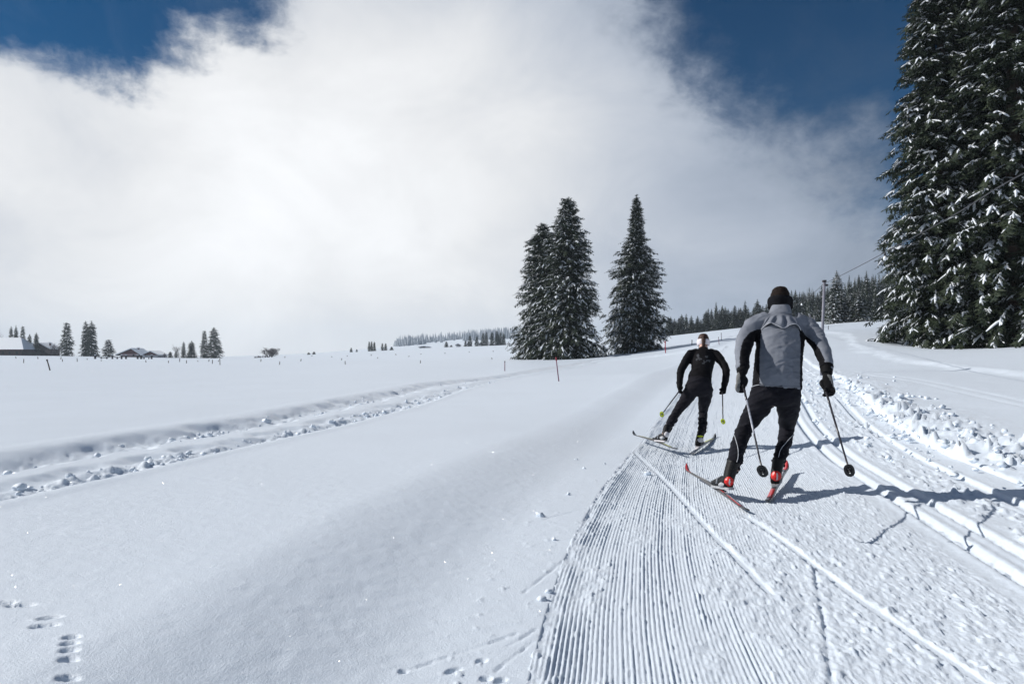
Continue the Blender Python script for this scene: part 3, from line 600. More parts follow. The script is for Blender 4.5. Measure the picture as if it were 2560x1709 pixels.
# the forest on the right
prng = random.Random(5)
G_F = 'spruces of the hazy forest'
L_F = 'hazy blue snow-dusted spruce in the forest beyond the skiers'
used = []
def forest_tree(px, ty, hw, D, k, name='spruce_tree', lb=None, gp=G_F):
    back = 'in the front row of' if len(used) < 55 else 'deep inside'
    where = 'beside the slender-topped spruce' if px < 1740 else 'above the skier in black' if px < 1840 else 'behind the head of the grey-jacketed skier' if px < 2040 else 'behind the light post'
    lb = lb or 'hazy spruce %s the forest %s' % (back, where)
    m = low[k % 5]; used.append((px, D)); return tree_px(m, 15, [2.5, 2.1, 2.9, 1.8, 2.4][k % 5], px, 0, ty, hw, D, name, lb, gp, k)
row = [(236, 640), (258, 640), (290, 655), (325, 650), (350, 620), (388, 615), (430, 630), (483, 632), (510, 665), (555, 590), (572, 570), (600, 572), (638, 515), (665, 580), (690, 545), (715, 555), (740, 575), (770, 590), (795, 545), (845, 565), (882, 503), (905, 560), (930, 600), (955, 560), (985, 493), (1010, 540),
       (1030, 545), (1060, 530), (1090, 520), (1130, 500), (1170, 470), (1210, 450), (1240, 440), (1270, 415), (1305, 415), (1340, 430), (1375, 435), (1420, 393), (1455, 430), (1490, 440), (1525, 375), (1570, 395), (1600, 400)]
for k, (zx, zy) in enumerate(row):
    px, ty = 1600 + zx / 3.356, 600 + zy / 3.356
    D = np.interp(px, [1660, 1760, 1850, 1960, 2080], [228, 215, 200, 185, 165]) * prng.uniform(.97, 1.06)
    forest_tree(px, ty, prng.uniform(12, 17), D, k)
for k, (zx, zy, hw) in enumerate([(1755, 290, 15), (1835, 285, 16), (1900, 255, 16), (1945, 300, 13), (1975, 290, 13), (2005, 270, 13), (2040, 290, 13), (2075, 262, 13), (2105, 300, 12), (1870, 330, 12), (1720, 350, 12), (1800, 340, 12)]):
    forest_tree(1600 + zx / 3.356, 600 + zy / 3.356, hw, prng.uniform(118, 135), k + 2)
def top_line(px): return np.interp(px, [1640, 1700, 1760, 1800, 1880, 1960, 2000, 2060, 2150, 2240, 2400, 2560], [800, 792, 790, 770, 765, 752, 728, 716, 690, 678, 660, 640])
for k in range(150):                                   # the rows behind
    px = prng.uniform(1655, 2330); D = prng.uniform(200, 330) if px < 2080 else prng.uniform(140, 300)
    forest_tree(px, top_line(px) + prng.uniform(-2, 34) + (6 if px < 1800 else 0), prng.uniform(8, 11.5) * 200 / D * 1.1 + 2, D, k)
for k, (zx, zt, hw, D, lb) in enumerate([(1650, 250, 27, 92, 'tall heavily snowed spruce just behind the light post'), (1835, 420, 28, 88, 'heavily snowed young spruce standing foremost at the forest edge'), (1620, 420, 22, 89, 'stout snow-laden spruce in front of the tallest snowy one'), (1690, 410, 20, 90, 'snow-laden spruce between the two stoutest snowy ones'), (1760, 430, 17, 91, 'small snow-laden spruce left of the foremost snowy one')]):
    m = snowy[k % 2]; tree_px(m, 9, [2.1, 1.8][k % 2], 1600 + zx / 3.356, 0, 600 + zt / 3.356, hw * 1.3, D, 'snowy_spruce', lb, 'snow-laden spruces at the forest edge', k)
# far hill forest: one mass of small trees
rng = np.random.default_rng(77)
V, F, n = [], [], 0
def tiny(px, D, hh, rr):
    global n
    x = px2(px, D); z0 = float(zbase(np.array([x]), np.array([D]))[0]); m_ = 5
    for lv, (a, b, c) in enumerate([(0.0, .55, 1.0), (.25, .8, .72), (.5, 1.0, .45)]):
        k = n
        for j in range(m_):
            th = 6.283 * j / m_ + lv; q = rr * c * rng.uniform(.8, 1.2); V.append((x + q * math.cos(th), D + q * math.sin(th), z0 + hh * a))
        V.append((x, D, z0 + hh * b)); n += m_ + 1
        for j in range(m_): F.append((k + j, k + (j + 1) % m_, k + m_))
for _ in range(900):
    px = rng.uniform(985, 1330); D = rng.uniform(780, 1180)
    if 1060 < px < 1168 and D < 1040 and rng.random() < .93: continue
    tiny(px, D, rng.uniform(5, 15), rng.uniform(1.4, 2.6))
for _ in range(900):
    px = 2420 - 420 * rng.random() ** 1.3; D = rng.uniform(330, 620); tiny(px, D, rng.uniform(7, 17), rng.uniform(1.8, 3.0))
tag(obj('hill_forest', mesh_np('hill_forest', np.array(V), np.array(F), False, [M['frost_haze']])), 'distant forest on the hills fading into the haze', 'forest', kind='stuff')

# bare trees and bushes
def bare_tree_mesh(seed, Hh, spread, levels=4, r0=.12):
    rng = random.Random(seed); mb = MB()
    def grow(p, d, l, r, lv):
        q = p + d * l; mid = (p + q) / 2 + np.array([rng.uniform(-.06, .06) * l for _ in range(3)])
        mb.tube([p, mid, q], [r, r * .8, r * .6], 4, False)
        if lv == 0: return
        for _ in range(rng.randint(3, 4)):
            e = d + np.array([rng.uniform(-1, 1) * spread, rng.uniform(-1, 1) * spread, rng.uniform(-.1, .45)]); e /= np.linalg.norm(e)
            grow(p + (q - p) * rng.uniform(.45, 1.0), e, l * rng.uniform(.55, .8), r * .55, lv - 1)
    for k in range(7 if spread > .7 else 3):
        d = np.array([rng.uniform(-.4, .4), rng.uniform(-.4, .4), 1.0]); d[:2] *= 1 + 1.6 * (spread > .7); grow(np.array([rng.uniform(-.2, .2), rng.uniform(-.2, .2), -.1]) * (1 + 3 * (spread > .7)), d / np.linalg.norm(d), Hh * (.30 if spread > .7 else .36), r0, levels)
    v = np.concatenate(mb.v); s = Hh / v[:, 2].max()
    return mesh_np('branches', v * s, [np.array(x) for x in mb.f.values()], False, [M['twig']])
for k, (px, ty, D, sp, lb) in enumerate([(135, 854, 309, .85, 'bare pale bush between the brown house and the lone dark spruce'), (447, 858, 306, .55, 'bare leafless tree among the far field conifers'), (411, 881, 307, .6, 'small faint bare shrub beside the low conifers'),
                                         (668, 867, 306, 1.0, 'dense rounded leafless bush standing alone on the far field'), (650, 886, 306, 1.0, 'low twiggy shrub at the foot of the rounded bush'), (12, 818, 345, .35, 'pale bare larch rising behind the barn')]):
    x = px2(px, D); z0 = h1(x, D); hh = zof(ty, D) - z0
    t = empty('bare_bush' if sp > .7 else 'bare_tree', (x, D, z0)); tag(t, lb, 'bush' if sp > .7 else 'tree', None)
    b = obj('branches', bare_tree_mesh(90 + k, hh, sp, 5 if k == 3 else 4, .07 if k != 3 else .12), t)
    if k == 3: b.scale = (1.1, 1.1, 1)

# ------------------------------------------------------------------ houses
M['wood_dark'] = mat('dark_timber', (.050, .032, .030), .85, .2, .3, 2.0)
M['wood_red'] = mat('red_brown_timber', (.105, .042, .045), .85, .2, .25, 2.0)
M['plaster_pink'] = mat('pink_plaster', (.40, .30, .31), .9, .2, .08, 1.0)
M['plaster'] = mat('grey_plaster', (.50, .50, .52), .9, .2, .08, 1.0)
M['pane'] = mat('window_pane', (.02, .025, .03), .15, .5)
M['chim'] = mat('chimney_brick', (.16, .12, .11), .9, .2, .2, 4.0)
M['post'] = mat('weathered_post', (.10, .085, .075), .85, .2, .3, 6.0, obj_var=.3)
def house(px0, px1, pyb, pye, pya, D, depth, label, wall, gable, rot=0.0, windows=(), chim=None, ridge_px=None, over=.5):
    """gable end faces the camera: px0..px1 eaves, pye eave row, pya ridge row"""
    x0, x1 = px2(px0, D), px2(px1, D); xm = px2(ridge_px, D) if ridge_px else (x0 + x1) / 2; zg = h1((x0 + x1) / 2, D) - .4; ze, za = zof(pye, D), zof(pya, D)
    t = empty('house', ((x0 + x1) / 2, D, zg), rot); tag(t, label, 'house'); cx = (x0 + x1) / 2
    w0, w1, we, wa, wm = x0 + over - cx, x1 - over - cx, ze - zg, za - zg, xm - cx
    MB().box(w0, w1, 0, depth, 0, we).build('wall', wall, t)
    gb = MB(); V = [(w0, -.02, we - .02), (w1, -.02, we - .02), (wm, -.02, wa - .12), (w0, depth, we - .02), (w1, depth, we - .02), (wm, depth, wa - .12)]
    gb.raw(V, [(0, 1, 2), (3, 5, 4), (0, 3, 4, 1), (1, 4, 5, 2), (2, 5, 3, 0)]).build('gable', gable, t)
    def slab(za_, zb_, y0, y1, o, m, nm):
        a = MB(); e0, e1 = w0 - over, w1 + over
        k0 = (wa - we) / (wm - w0); k1 = (wa - we) / (w1 - wm)
        pr = [(e0, we - over * k0), (wm, wa), (e1, we - over * k1)]
        Vv = [(p[0], y, p[1] + dz) for y in (y0, y1) for dz in (za_, zb_) for p in pr]
        return a.raw(Vv, [(0, 1, 4, 3), (1, 2, 5, 4), (6, 9, 10, 7), (7, 10, 11, 8), (3, 4, 10, 9), (4, 5, 11, 10), (0, 6, 7, 1), (1, 7, 8, 2), (0, 3, 9, 6), (2, 8, 11, 5)]).build(nm, m, t)
    slab(.0, .16, -.7, depth + .5, 0, M['wood_dark'], 'roof'); slab(.165, .55, -.62, depth + .45, 0, M['snow_soft'], 'roof_snow')
    for (wx, wy, ww, wh) in windows:
        a, b = px2(wx - ww / 2, D) - cx, px2(wx + ww / 2, D) - cx; c, d = zof(wy + wh / 2, D) - zg, zof(wy - wh / 2, D) - zg
        f = MB().box(a - .12, b + .12, -.05, 0.02, c - .12, d + .12).build('window', M['wood_dark'], t)
        MB().box(a, b, -.07, -.052, c, d).build('pane', M['pane'], f)
    if chim:
        a, b = px2(chim[0] - 1.6, D) - cx, px2(chim[0] + 1.6, D) - cx; zt = zof(chim[1], D) - zg
        MB().box(a, b, depth * .4, depth * .4 + .7, we, zt).build('chimney', M['chim'], t); MB().box(a - .1, b + .1, depth * .4 - .1, depth * .4 + .8, zt + .003, zt + .35).build('chimney_cap', M['snow_soft'], t)
    return t
house(290, 358, 893, 884, 872.5, 304, 9, 'pink-walled chalet with a red-brown gable and chimney on the far field', M['plaster_pink'], M['wood_red'], windows=[(334, 888, 3.4, 4), (346.5, 888, 3.4, 4.4), (316, 888, 3, 3.6)], chim=(334, 869.5), ridge_px=329, over=2.0)
house(355, 398, 893, 887.5, 879, 305.5, 8, 'low pale outbuilding with a red-brown gable beside the pink chalet', M['plaster'], M['wood_red'], windows=[(380, 890, 3, 2.5)], ridge_px=377, over=.5)
house(84, 126, 890, 870, 859, 313, 8, 'dark brown house with a chimney half hidden behind small spruces', M['wood_dark'], M['wood_dark'], windows=[(110, 878, 3, 4)], chim=(112.5, 857), ridge_px=100, over=1.0)
# barn: long side with its snowy roof slope towards us
D = 303; x0, x1 = px2(-60, D), px2(64, D); zg = h1(px2(20, D), D) - .3; t = empty('barn', (0, D, zg)); tag(t, 'long dark timber barn under a snowy hipped roof at the picture edge', 'barn')
ze, zr = zof(874, D) - zg, zof(844, D) - zg; xr = px2(24, D)
MB().box(x0 + .5, x1 - 1.4, 0, 14, 0, ze).build('wall', M['wood_dark'], t)
MB().raw([(x0, -1.2, ze), (x1, -1.2, ze), (xr, 7, zr), (x0, 7, zr), (x1, 15, ze), (x0, 15, ze)], [(0, 1, 2, 3), (1, 4, 2), (3, 2, 4, 5), (0, 5, 4, 1), (0, 3, 5)]).build('roof', M['wood_dark'], t)
MB().raw([(x0 + .02, -1.1, ze + .16), (x1 - .15, -1.1, ze + .16), (xr, 7, zr + .30), (x0 + .02, 7, zr + .30), (x1 - .15, 14.9, ze + .16), (x0 + .02, 14.9, ze + .16)], [(0, 1, 2, 3), (1, 4, 2), (3, 2, 4, 5), (0, 5, 4, 1), (0, 3, 5)]).build('roof_snow', M['snow_soft'], t)
for px in (8, 24, 42): MB().box(px2(px - 2, D), px2(px + 2, D), -.03, .02, ze * .3, ze * .7).build('window', M['pane'], t)
for k, (px0, px1, py, ph, D, lb) in enumerate([(1138, 1152, 864, 4, 425, 'white snow-covered roof of a far hut below the hill clearing'), (1165, 1178, 863, 6, 424, 'small far hut tucked before the spruce clump'), (1196, 1208, 862, 5, 423, 'far hut beside the tallest clump of hazy spruces'), (1286, 1312, 861, 8, 405, 'far white-roofed house next to the shorter snowy spruce'), (1046, 1075, 869, 3, 440, 'long low far roof at the foot of the forest hill')]):
    house(px0, px1, py + 1, py - ph * .45, py - ph, D, 7, lb, M['plaster'], M['wood_dark'], over=.6)

# ------------------------------------------------------------------ posts, markers, fence
M['red'] = mat('red_paint', (.36, .035, .06), .5, .4, .15, 10); M['purple'] = mat('faded_red_paint', (.20, .07, .12), .6, .3, .2, 10); M['dark'] = mat('dark_stake', (.05, .045, .05), .7, .3, .3, 10)
def stake(name, px, py0, px1, py1, wpx, m, label, group=None, cap=None, cat='post'):
    x, D, z0 = ground_at(px, py0); x1 = px2(px1, D); z1 = zof(py1, D); r = wpx * .36 / FP * D
    t = empty(name, (x, D, z0)); tag(t, label, cat, group)
    dx, dz = x1 - x, max(.12, z1 - z0)
    MB().tube([(-dx * .15, 0, -.15 * dz), (dx * .5, .01, dz * .5), (dx, 0, dz)], [r, r * .95, r * .9], 7).build('shaft', m, t, True)
    if cap: MB().tube([(dx * .86, 0, dz * .86), (dx * 1.0, 0, dz * 1.004)], [r * 1.25, r * 1.2], 7).build('reflector_band', M[cap], t, True)
    return t
stake('marker_pole', 1397, 953, 1390, 893, 4.0, M['purple'], 'leaning faded red marker pole beside the trodden track', cap='red')
stake('marker_pole', 1664, 885, 1663, 852, 3.6, M['red'], 'bright red marker pole by the shadow of the slender-topped spruce', cap='red')
stake('marker_pole', 1262, 927, 1262, 902, 3.0, M['purple'], 'thin straight dark red pole before the broad spruce', cap='dark')
stake('marker_pole', 125, 926, 117, 898, 4.2, M['post'], 'leaning grey stake with a dark top on the far field edge', cap='dark')
stake('marker_pole', 1730, 862, 1730, 849, 3.0, M['dark'], 'short black stake above the skier with the white headband')
stake('marker_pole', 1798, 862, 1796, 842, 1.8, M['purple'], 'slim stake on the slope between the two skiers', cap='dark')
stake('marker_pole', 1804, 850, 1803, 832, 1.8, M['purple'], 'farther slim stake on the slope between the two skiers', cap='dark')
stake('marker_pole', 2071, 824, 2071, 814, 2.4, M['dark'], 'small dark stake in the snow beyond the light post')
Lp, Gp = 'short weathered fence post poking out of the white field', 'fence posts scattered over the field'
for (px, py, h) in [(40, 896, 5), (59, 907, 10), (95, 897, 5.5), (152, 898, 6), (156, 904, 6.5), (193, 904, 9), (218, 899, 3.5), (365, 906, 6), (253, 903, 4), (421, 907, 6), (449, 904, 9), (466, 908, 8), (522, 904, 6), (531, 909, 10), (550, 912, 16), (495, 904, 3.5), (546, 904, 3.5),
                    (652, 904, 7), (699, 911, 8), (752, 903, 6), (863, 911, 9), (854, 900, 5), (830, 893, 3), (868, 891, 3), (928, 889, 4), (944, 896, 3.5), (990, 888, 4), (1051, 908, 8), (1022, 892, 3), (1112, 884, 3), (1230, 898, 5), (1233, 879, 3), (1173, 881, 3), (1284, 883, 3.5), (712, 894, 3.5), (1052, 886, 2.5)]:
    stake('fence_post', px, py, px + ((px * 7) % 5 - 2) * .35, py - h, 2.6 if h > 5 else 2.2, M['post'], Lp, Gp)
# rail fence by the houses
_, D, _ = ground_at(240, 903.5); pts = [(238, 4.2), (253, 2.2), (267, 3.0), (281, 3.6), (293, 2.6), (304, 3.8), (315, 3.8), (344, 4.2), (353, 4.6), (360, 3.0), (372, 2.2), (379, 3.8)]
D = 200.0
t = empty('rail_fence', (px2(238, D), D, h1(px2(238, D), D))); tag(t, 'low rail fence with thick dark posts before the chalet', 'fence'); o = t.location
tops = []
for px, w in pts:
    x = px2(px, D); zg = h1(x, D); hh = .62 + .5 * (w > 3.2); r = w / 2 / FP * D * .8; tops.append((x, zg + hh))
    MB().box(x - r - o.x, x + r - o.x, -r, r, zg - .2 - o.z, zg + hh - o.z).build('post', M['dark'], t)
    MB().box(x - r * 1.1 - o.x, x + r * 1.1 - o.x, -r * 1.1, r * 1.1, zg + hh + .003 - o.z, zg + hh + .16 - o.z).build('snow_cap', M['snow_soft'], t)
for a, b in zip(tops[:7], tops[1:8]):
    for f in (.3, .62):
        MB().tube([(a[0] - o.x, .12, a[1] - .2 - f * .5 + .15 - o.z), (b[0] - o.x, .12, b[1] - .2 - f * .5 + .15 - o.z)], .05, 4).build('rail', M['dark'], t)

# ------------------------------------------------------------------ light post and festoon cables
M['galv'] = mat('greyed_pole', (.20, .20, .24), .6, .4, .15, 5); M['cable'] = mat('black_cable', (.03, .03, .035), .5, .4); M['bulb'] = mat('white_glass_bulb', (.82, .84, .86), .15, .5, coat=.5)
D = 17.0; xp = px2(2058, D); zb = zof(958, D); zt = zof(705, D); t = empty('light_post', (xp, D, zb)); tag(t, 'slim grey light post carrying the bulb cable, standing on the snow bank', 'post')
zg = hfine(xp, D)
MB().tube([(px2(2053, D) - xp, 0, zg - zb - .3), (px2(2056, D) - xp, 0, (zt - zb) * .5), (px2(2061, D) - xp, 0, zt - zb)], [.036, .034, .033], 10).build('pole', M['galv'], t, True)
MB().box(-.02 + px2(2061, D) - xp, .08 + px2(2061, D) - xp, -.03, .03, zt - zb - .10, zt - zb - .05).build('bracket', M['dark'], t); MB().tube([(px2(2061, D) - xp, 0, zt - zb + .002), (px2(2061, D) - xp, 0, zt - zb + .05)], [.055, .05], 10).build('cap', M['dark'], t, True)
def cable(name, pts, bulbs, label, r=.006, bs=.62):
    P = smooth_path(pts, 60); o = P[0]; t = empty(name, tuple(o)); tag(t, label, 'cable')
    MB().tube(P - o, r, 6).build('cord', M['cable'], t, True)
    for f in bulbs:
        p = P[int(f * 59)] - o
        s = MB().tube([p + (0, 0, .01), p + (0, 0, -.025 * bs), p + (0, 0, -.09 * bs)], [.012 * bs, .024 * bs, .026 * bs], 10).build('socket', M['cable'], t, True)
        MB().tube([p + (0, 0, -.088 * bs), p + (0, 0, -.115 * bs), p + (0, 0, -.15 * bs), p + (0, 0, -.185 * bs), p + (0, 0, -.205 * bs), p + (0, 0, -.21 * bs)], [.022 * bs, .034 * bs, .046 * bs, .038 * bs, .018 * bs, .004], 12).build('bulb', M['bulb'], s, True)
    return t
def at(px, py, D): return np.array([px2(px, D), D, zof(py, D)])
cable('festoon_cable', [at(2061, 709, 17), at(2135, 672, 13.2), at(2218, 628, 10.7), at(2380, 540, 8.2), at(2562, 432, 6.1), at(3000, 240, 4.6)], (.392,), 'festoon cable with a white bulb running past the tall spruces')
cable('festoon_cable', [at(2060, 708, 17), at(2034, 732, 22), at(2003, 754, 28), at(1975, 771, 34), at(1950, 778, 40)], (.5,), 'farther festoon cable sloping down behind the grey-jacketed skier', .007, .8)
for k, (px, y0, y1, lb) in enumerate([(2025, 830, 786, 'thin far pole behind the shoulder of the grey-jacketed skier'), (2036, 830, 790, 'second thin far pole next to the first behind the skier'), (1950, 850, 774, 'far cable pole hidden behind the head of the nearer skier')]):
    D = (70, 74, 40)[k]; x = px2(px, D); zg = h1(x, D); o = MB().tube([(0, 0, -.4), (0, 0, zof(y1, D) - zg)], [.06, .05], 8).build('far_pole', M['galv'], None, True); o.location = (x, D, zg); tag(o, lb, 'pole')
# snow clods
rng = np.random.default_rng(9); V, F, n = [], [], 0
ico_b = bmesh.new(); bmesh.ops.create_icosphere(ico_b, subdivisions=2, radius=1.0); iv = np.array([v.co for v in ico_b.verts]); if_ = np.array([[v.index for v in f.verts] for f in ico_b.faces]); ico_b.free()
spots = []
for _ in range(300):
    yy = rng.uniform(4.2, 15); b = rng.normal(-.05, .55) if rng.random() < .72 else rng.uniform(-1.6, -.4); x = float(xb(yy)) + b * (.72 + .012 * yy); spots.append((x, yy, abs(rng.normal(0, .016)) + .007 if b < -.7 else abs(rng.normal(0, .022)) + .010))
for _ in range(750):
    yy = 3.0 * (34 / 3.0) ** rng.random(); uu = rng.uniform(.22, .95) if rng.random() < .8 else rng.uniform(-.8, -.3); spots.append((float(xk(yy)) + uu * 1.05, yy, abs(rng.normal(0, .015)) + .007))
for px, py, s in [(1350, 1291, .03), (1422, 1236, .018), (1440, 1150, .016), (1385, 1350, .014), (1355, 1500, .02), (1372, 1485, .016), (2505, 1180, .035), (2440, 1180, .025), (2390, 1085, .035), (2330, 1095, .03), (1512, 1160, .012), (1460, 1172, .014), (1620, 1186, .03)]:
    x, D, _ = ground_at(px, py, 1.6); spots.append((x, D, s))
sx = np.array([s[0] for s in spots]); sy = np.array([s[1] for s in spots]); sz = H(sx, sy, True, False)
for (x, y, s), zz in zip(spots, sz):
    v = iv * (1 + .55 * (vn(iv[:, 0] * 1.7 + x * 9, iv[:, 1] * 1.7 + iv[:, 2] * 2.3 + y * 7, 3) * 2)[:, None]) * np.array([1, rng.uniform(.7, 1.2), rng.uniform(.55, .85)]) * s
    a = rng.uniform(0, 6.28); ca, sa = math.cos(a), math.sin(a); v = np.stack([v[:, 0] * ca - v[:, 1] * sa + x, v[:, 0] * sa + v[:, 1] * ca + y, v[:, 2] + zz + s * .25], 1); V.append(v); F.append(if_ + n); n += len(v)
tag(obj('snow_clods', mesh_np('snow_clods', np.concatenate(V), np.concatenate(F), True, [M['clod']])), 'loose lumps of snow scattered along the bank beside the track', 'snow', kind='stuff')

# ------------------------------------------------------------------ haze
HAZE = .00021
hz = MB().box(-1760, 1760, -1760, 1760, -30, 78).build('haze', None); hm = bpy.data.materials.new('haze_air'); hm.use_nodes = True; nt = hm.node_tree; nt.nodes.remove(nt.nodes['Principled BSDF'])
pv = nt.nodes.new('ShaderNodeVolumePrincipled'); pv.inputs['Color'].default_value = (.80, .91, 1.0, 1); pv.inputs['Density'].default_value = HAZE; pv.inputs['Anisotropy'].default_value = .0
nt.links.new(pv.outputs[0], nt.nodes['Material Output'].inputs['Volume']); hz.data.materials.append(hm); hz.display_type = 'WIRE'
tag(hz, 'pale cold haze over the far fields and forest', 'haze', kind='stuff')
# ------------------------------------------------------------------ people
def evaluated(o):
    dg = bpy.context.evaluated_depsgraph_get(); return bpy.data.meshes.new_from_object(o.evaluated_get(dg))
def fuse(solids, voxel=.010, smooth_it=4, fac=.5):
    """fuse closed solids (V, F) into one continuous surface; returns vertices, quads"""
    mb = MB()
    for V, F in solids: mb.raw(V, F)
    o = mb.build('tmp', None); r = o.modifiers.new('r', 'REMESH'); r.mode = 'VOXEL'; r.voxel_size = voxel; r.use_smooth_shade = True
    if smooth_it: s = o.modifiers.new('s', 'SMOOTH'); s.iterations = smooth_it; s.factor = fac
    bpy.context.view_layer.update(); me = evaluated(o); bpy.data.objects.remove(o)
    V = np.empty(len(me.vertices) * 3, np.float32); me.vertices.foreach_get('co', V); V = V.reshape(-1, 3).astype(float)
    N = np.empty(len(me.vertices) * 3, np.float32); me.vertices.foreach_get('normal', N); N = N.reshape(-1, 3).astype(float)
    F = np.array([tuple(p.vertices) for p in me.polygons if len(p.vertices) == 4]); bpy.data.meshes.remove(me)
    return V, N, F
def blob(c, r, n=14, m=10, rot=None):
    """closed ellipsoid"""
    pts = []
    for i in range(m + 1):
        ph = math.pi * i / m; z = -math.cos(ph); q = max(1e-3, math.sin(ph))
        for j in range(n): th = 2 * math.pi * j / n; pts.append((q * math.cos(th) * r[0], q * math.sin(th) * r[1], z * r[2]))
    V = np.array(pts)
    if rot is not None: V = V @ np.array(rot).T
    F = [(i * n + j, i * n + (j + 1) % n, (i + 1) * n + (j + 1) % n, (i + 1) * n + j) for i in range(m) for j in range(n)]
    F.append(tuple(range(n))[::-1]); F.append(tuple(m * n + j for j in range(n)))
    return V + np.array(c), F
def limb(pts, rad, n=16, k=24, ref=None):
    """smooth tapered limb with rounded ends"""
    P = np.asarray(pts, float); Rr = np.array([(r, r) if np.isscalar(r) else r for r in rad], float)
    Q = smooth_path(np.hstack([P, Rr]), k); return tube(Q[:, :3], [tuple(q) for q in Q[:, 3:]], n, True, ref=ref)
def faces_mat(V, F, fn):
    """material index per face from its centre"""
    c = V[F].mean(1); return fn(c)
def raycaster(V, F):
    b = BVHTree.FromPolygons([tuple(v) for v in V], [tuple(int(i) for i in f) for f in F])
    def hit(px, py):
        d = Vector(((px - CX) / FP, 1.0, -(py - HZ) / FP)).normalized(); h = b.ray_cast(Vector((0, 0, HC)), d)
        return (np.array(h[0]), np.array(h[1])) if h[0] is not None else (None, None)
    return hit
def frame(d, up=(0, 0, 1)):
    d = np.array(d, float); d /= np.linalg.norm(d); s = np.cross(d, up); s /= np.linalg.norm(s); u = np.cross(s, d); return d, s, u

M['skin'] = mat('skin', (.55, .33, .26), .5, .4, .08, 20); M['hair_dark'] = mat('dark_brown_hair', (.014, .0085, .0065), .75, .15, .5, 90, .6, 220); M['hair_brown'] = mat('brown_hair', (.050, .020, .012), .5, .4, .5, 70, .5, 180)
M['eye'] = mat('eye', (.03, .03, .03), .2, .5); M['lip'] = mat('lips', (.40, .17, .15), .5, .4)
M['j_grey'] = mat('grey_softshell', (.200, .216, .252), .8, .2, .07, 14, .18, 320); M['j_black'] = mat('black_softshell', (.006, .006, .008), .85, .12, .2, 20, .2, 260)
M['trs'] = mat('black_trousers', (.009, .009, .0135), .85, .15, .2, 12, .2, 260); M['w_top'] = mat('black_thermal_top', (.006, .0055, .007), .85, .14, .25, 14, .25, 220); M['w_trs'] = mat('black_ski_trousers', (.011, .0105, .015), .85, .15, .2, 12, .2, 220)
M['glove'] = mat('black_glove', (.007, .007, .008), .8, .15, .2, 40, .3, 200); M['glove_grey'] = mat('grey_glove_back', (.20, .20, .195), .85, .2, .15, 60, .3, 200); M['piping'] = mat('reflective_piping', (.62, .64, .68), .35, .5)
M['band_black'] = mat('black_headband', (.006, .0065, .009), .85, .12, .2, 40, .2, 200); M['band_white'] = mat('white_headband', (.72, .68, .72), .75, .25, .06, 30, .2, 150)
M['boot'] = mat('black_boot', (.006, .006, .007), .5, .25, .2, 30, .1, 90); M['boot_grey'] = mat('grey_boot_trim', (.40, .41, .43), .45, .4, .2, 40); M['boot_red'] = mat('red_boot_cup', (.70, .022, .018), .35, .5, .05, 20); M['boot_white'] = mat('white_boot_panel', (.62, .60, .62), .5, .4, .12, 40)
M['ski_red'] = mat('red_ski_top', (.60, .035, .035), .3, .5, .08, 12, coat=.4); M['ski_black'] = mat('black_ski_top', (.02, .02, .023), .3, .5, .3, 40, coat=.4); M['ski_white'] = mat('white_ski_print', (.70, .68, .69), .4, .5, .1, 30); M['ski_yel'] = mat('yellow_green_ski_top', (.55, .58, .10), .35, .5, .15, 14, coat=.3); M['ski_base'] = mat('ski_base', (.06, .06, .065), .35, .5)
M['pole_dk'] = mat('dark_carbon_pole', (.03, .027, .032), .3, .5, .3, 30); M['pole_lt'] = mat('silver_pole', (.36, .38, .44), .3, .5, .3, 30); M['basket_yel'] = mat('neon_yellow_basket', (.62, .72, .03), .45, .4, .1, 20); M['basket_blk'] = mat('black_basket', (.012, .012, .013), .45, .4, .1, 20); M['steel'] = mat('steel_tip', (.5, .5, .5), .3, .5, metal=1.0)

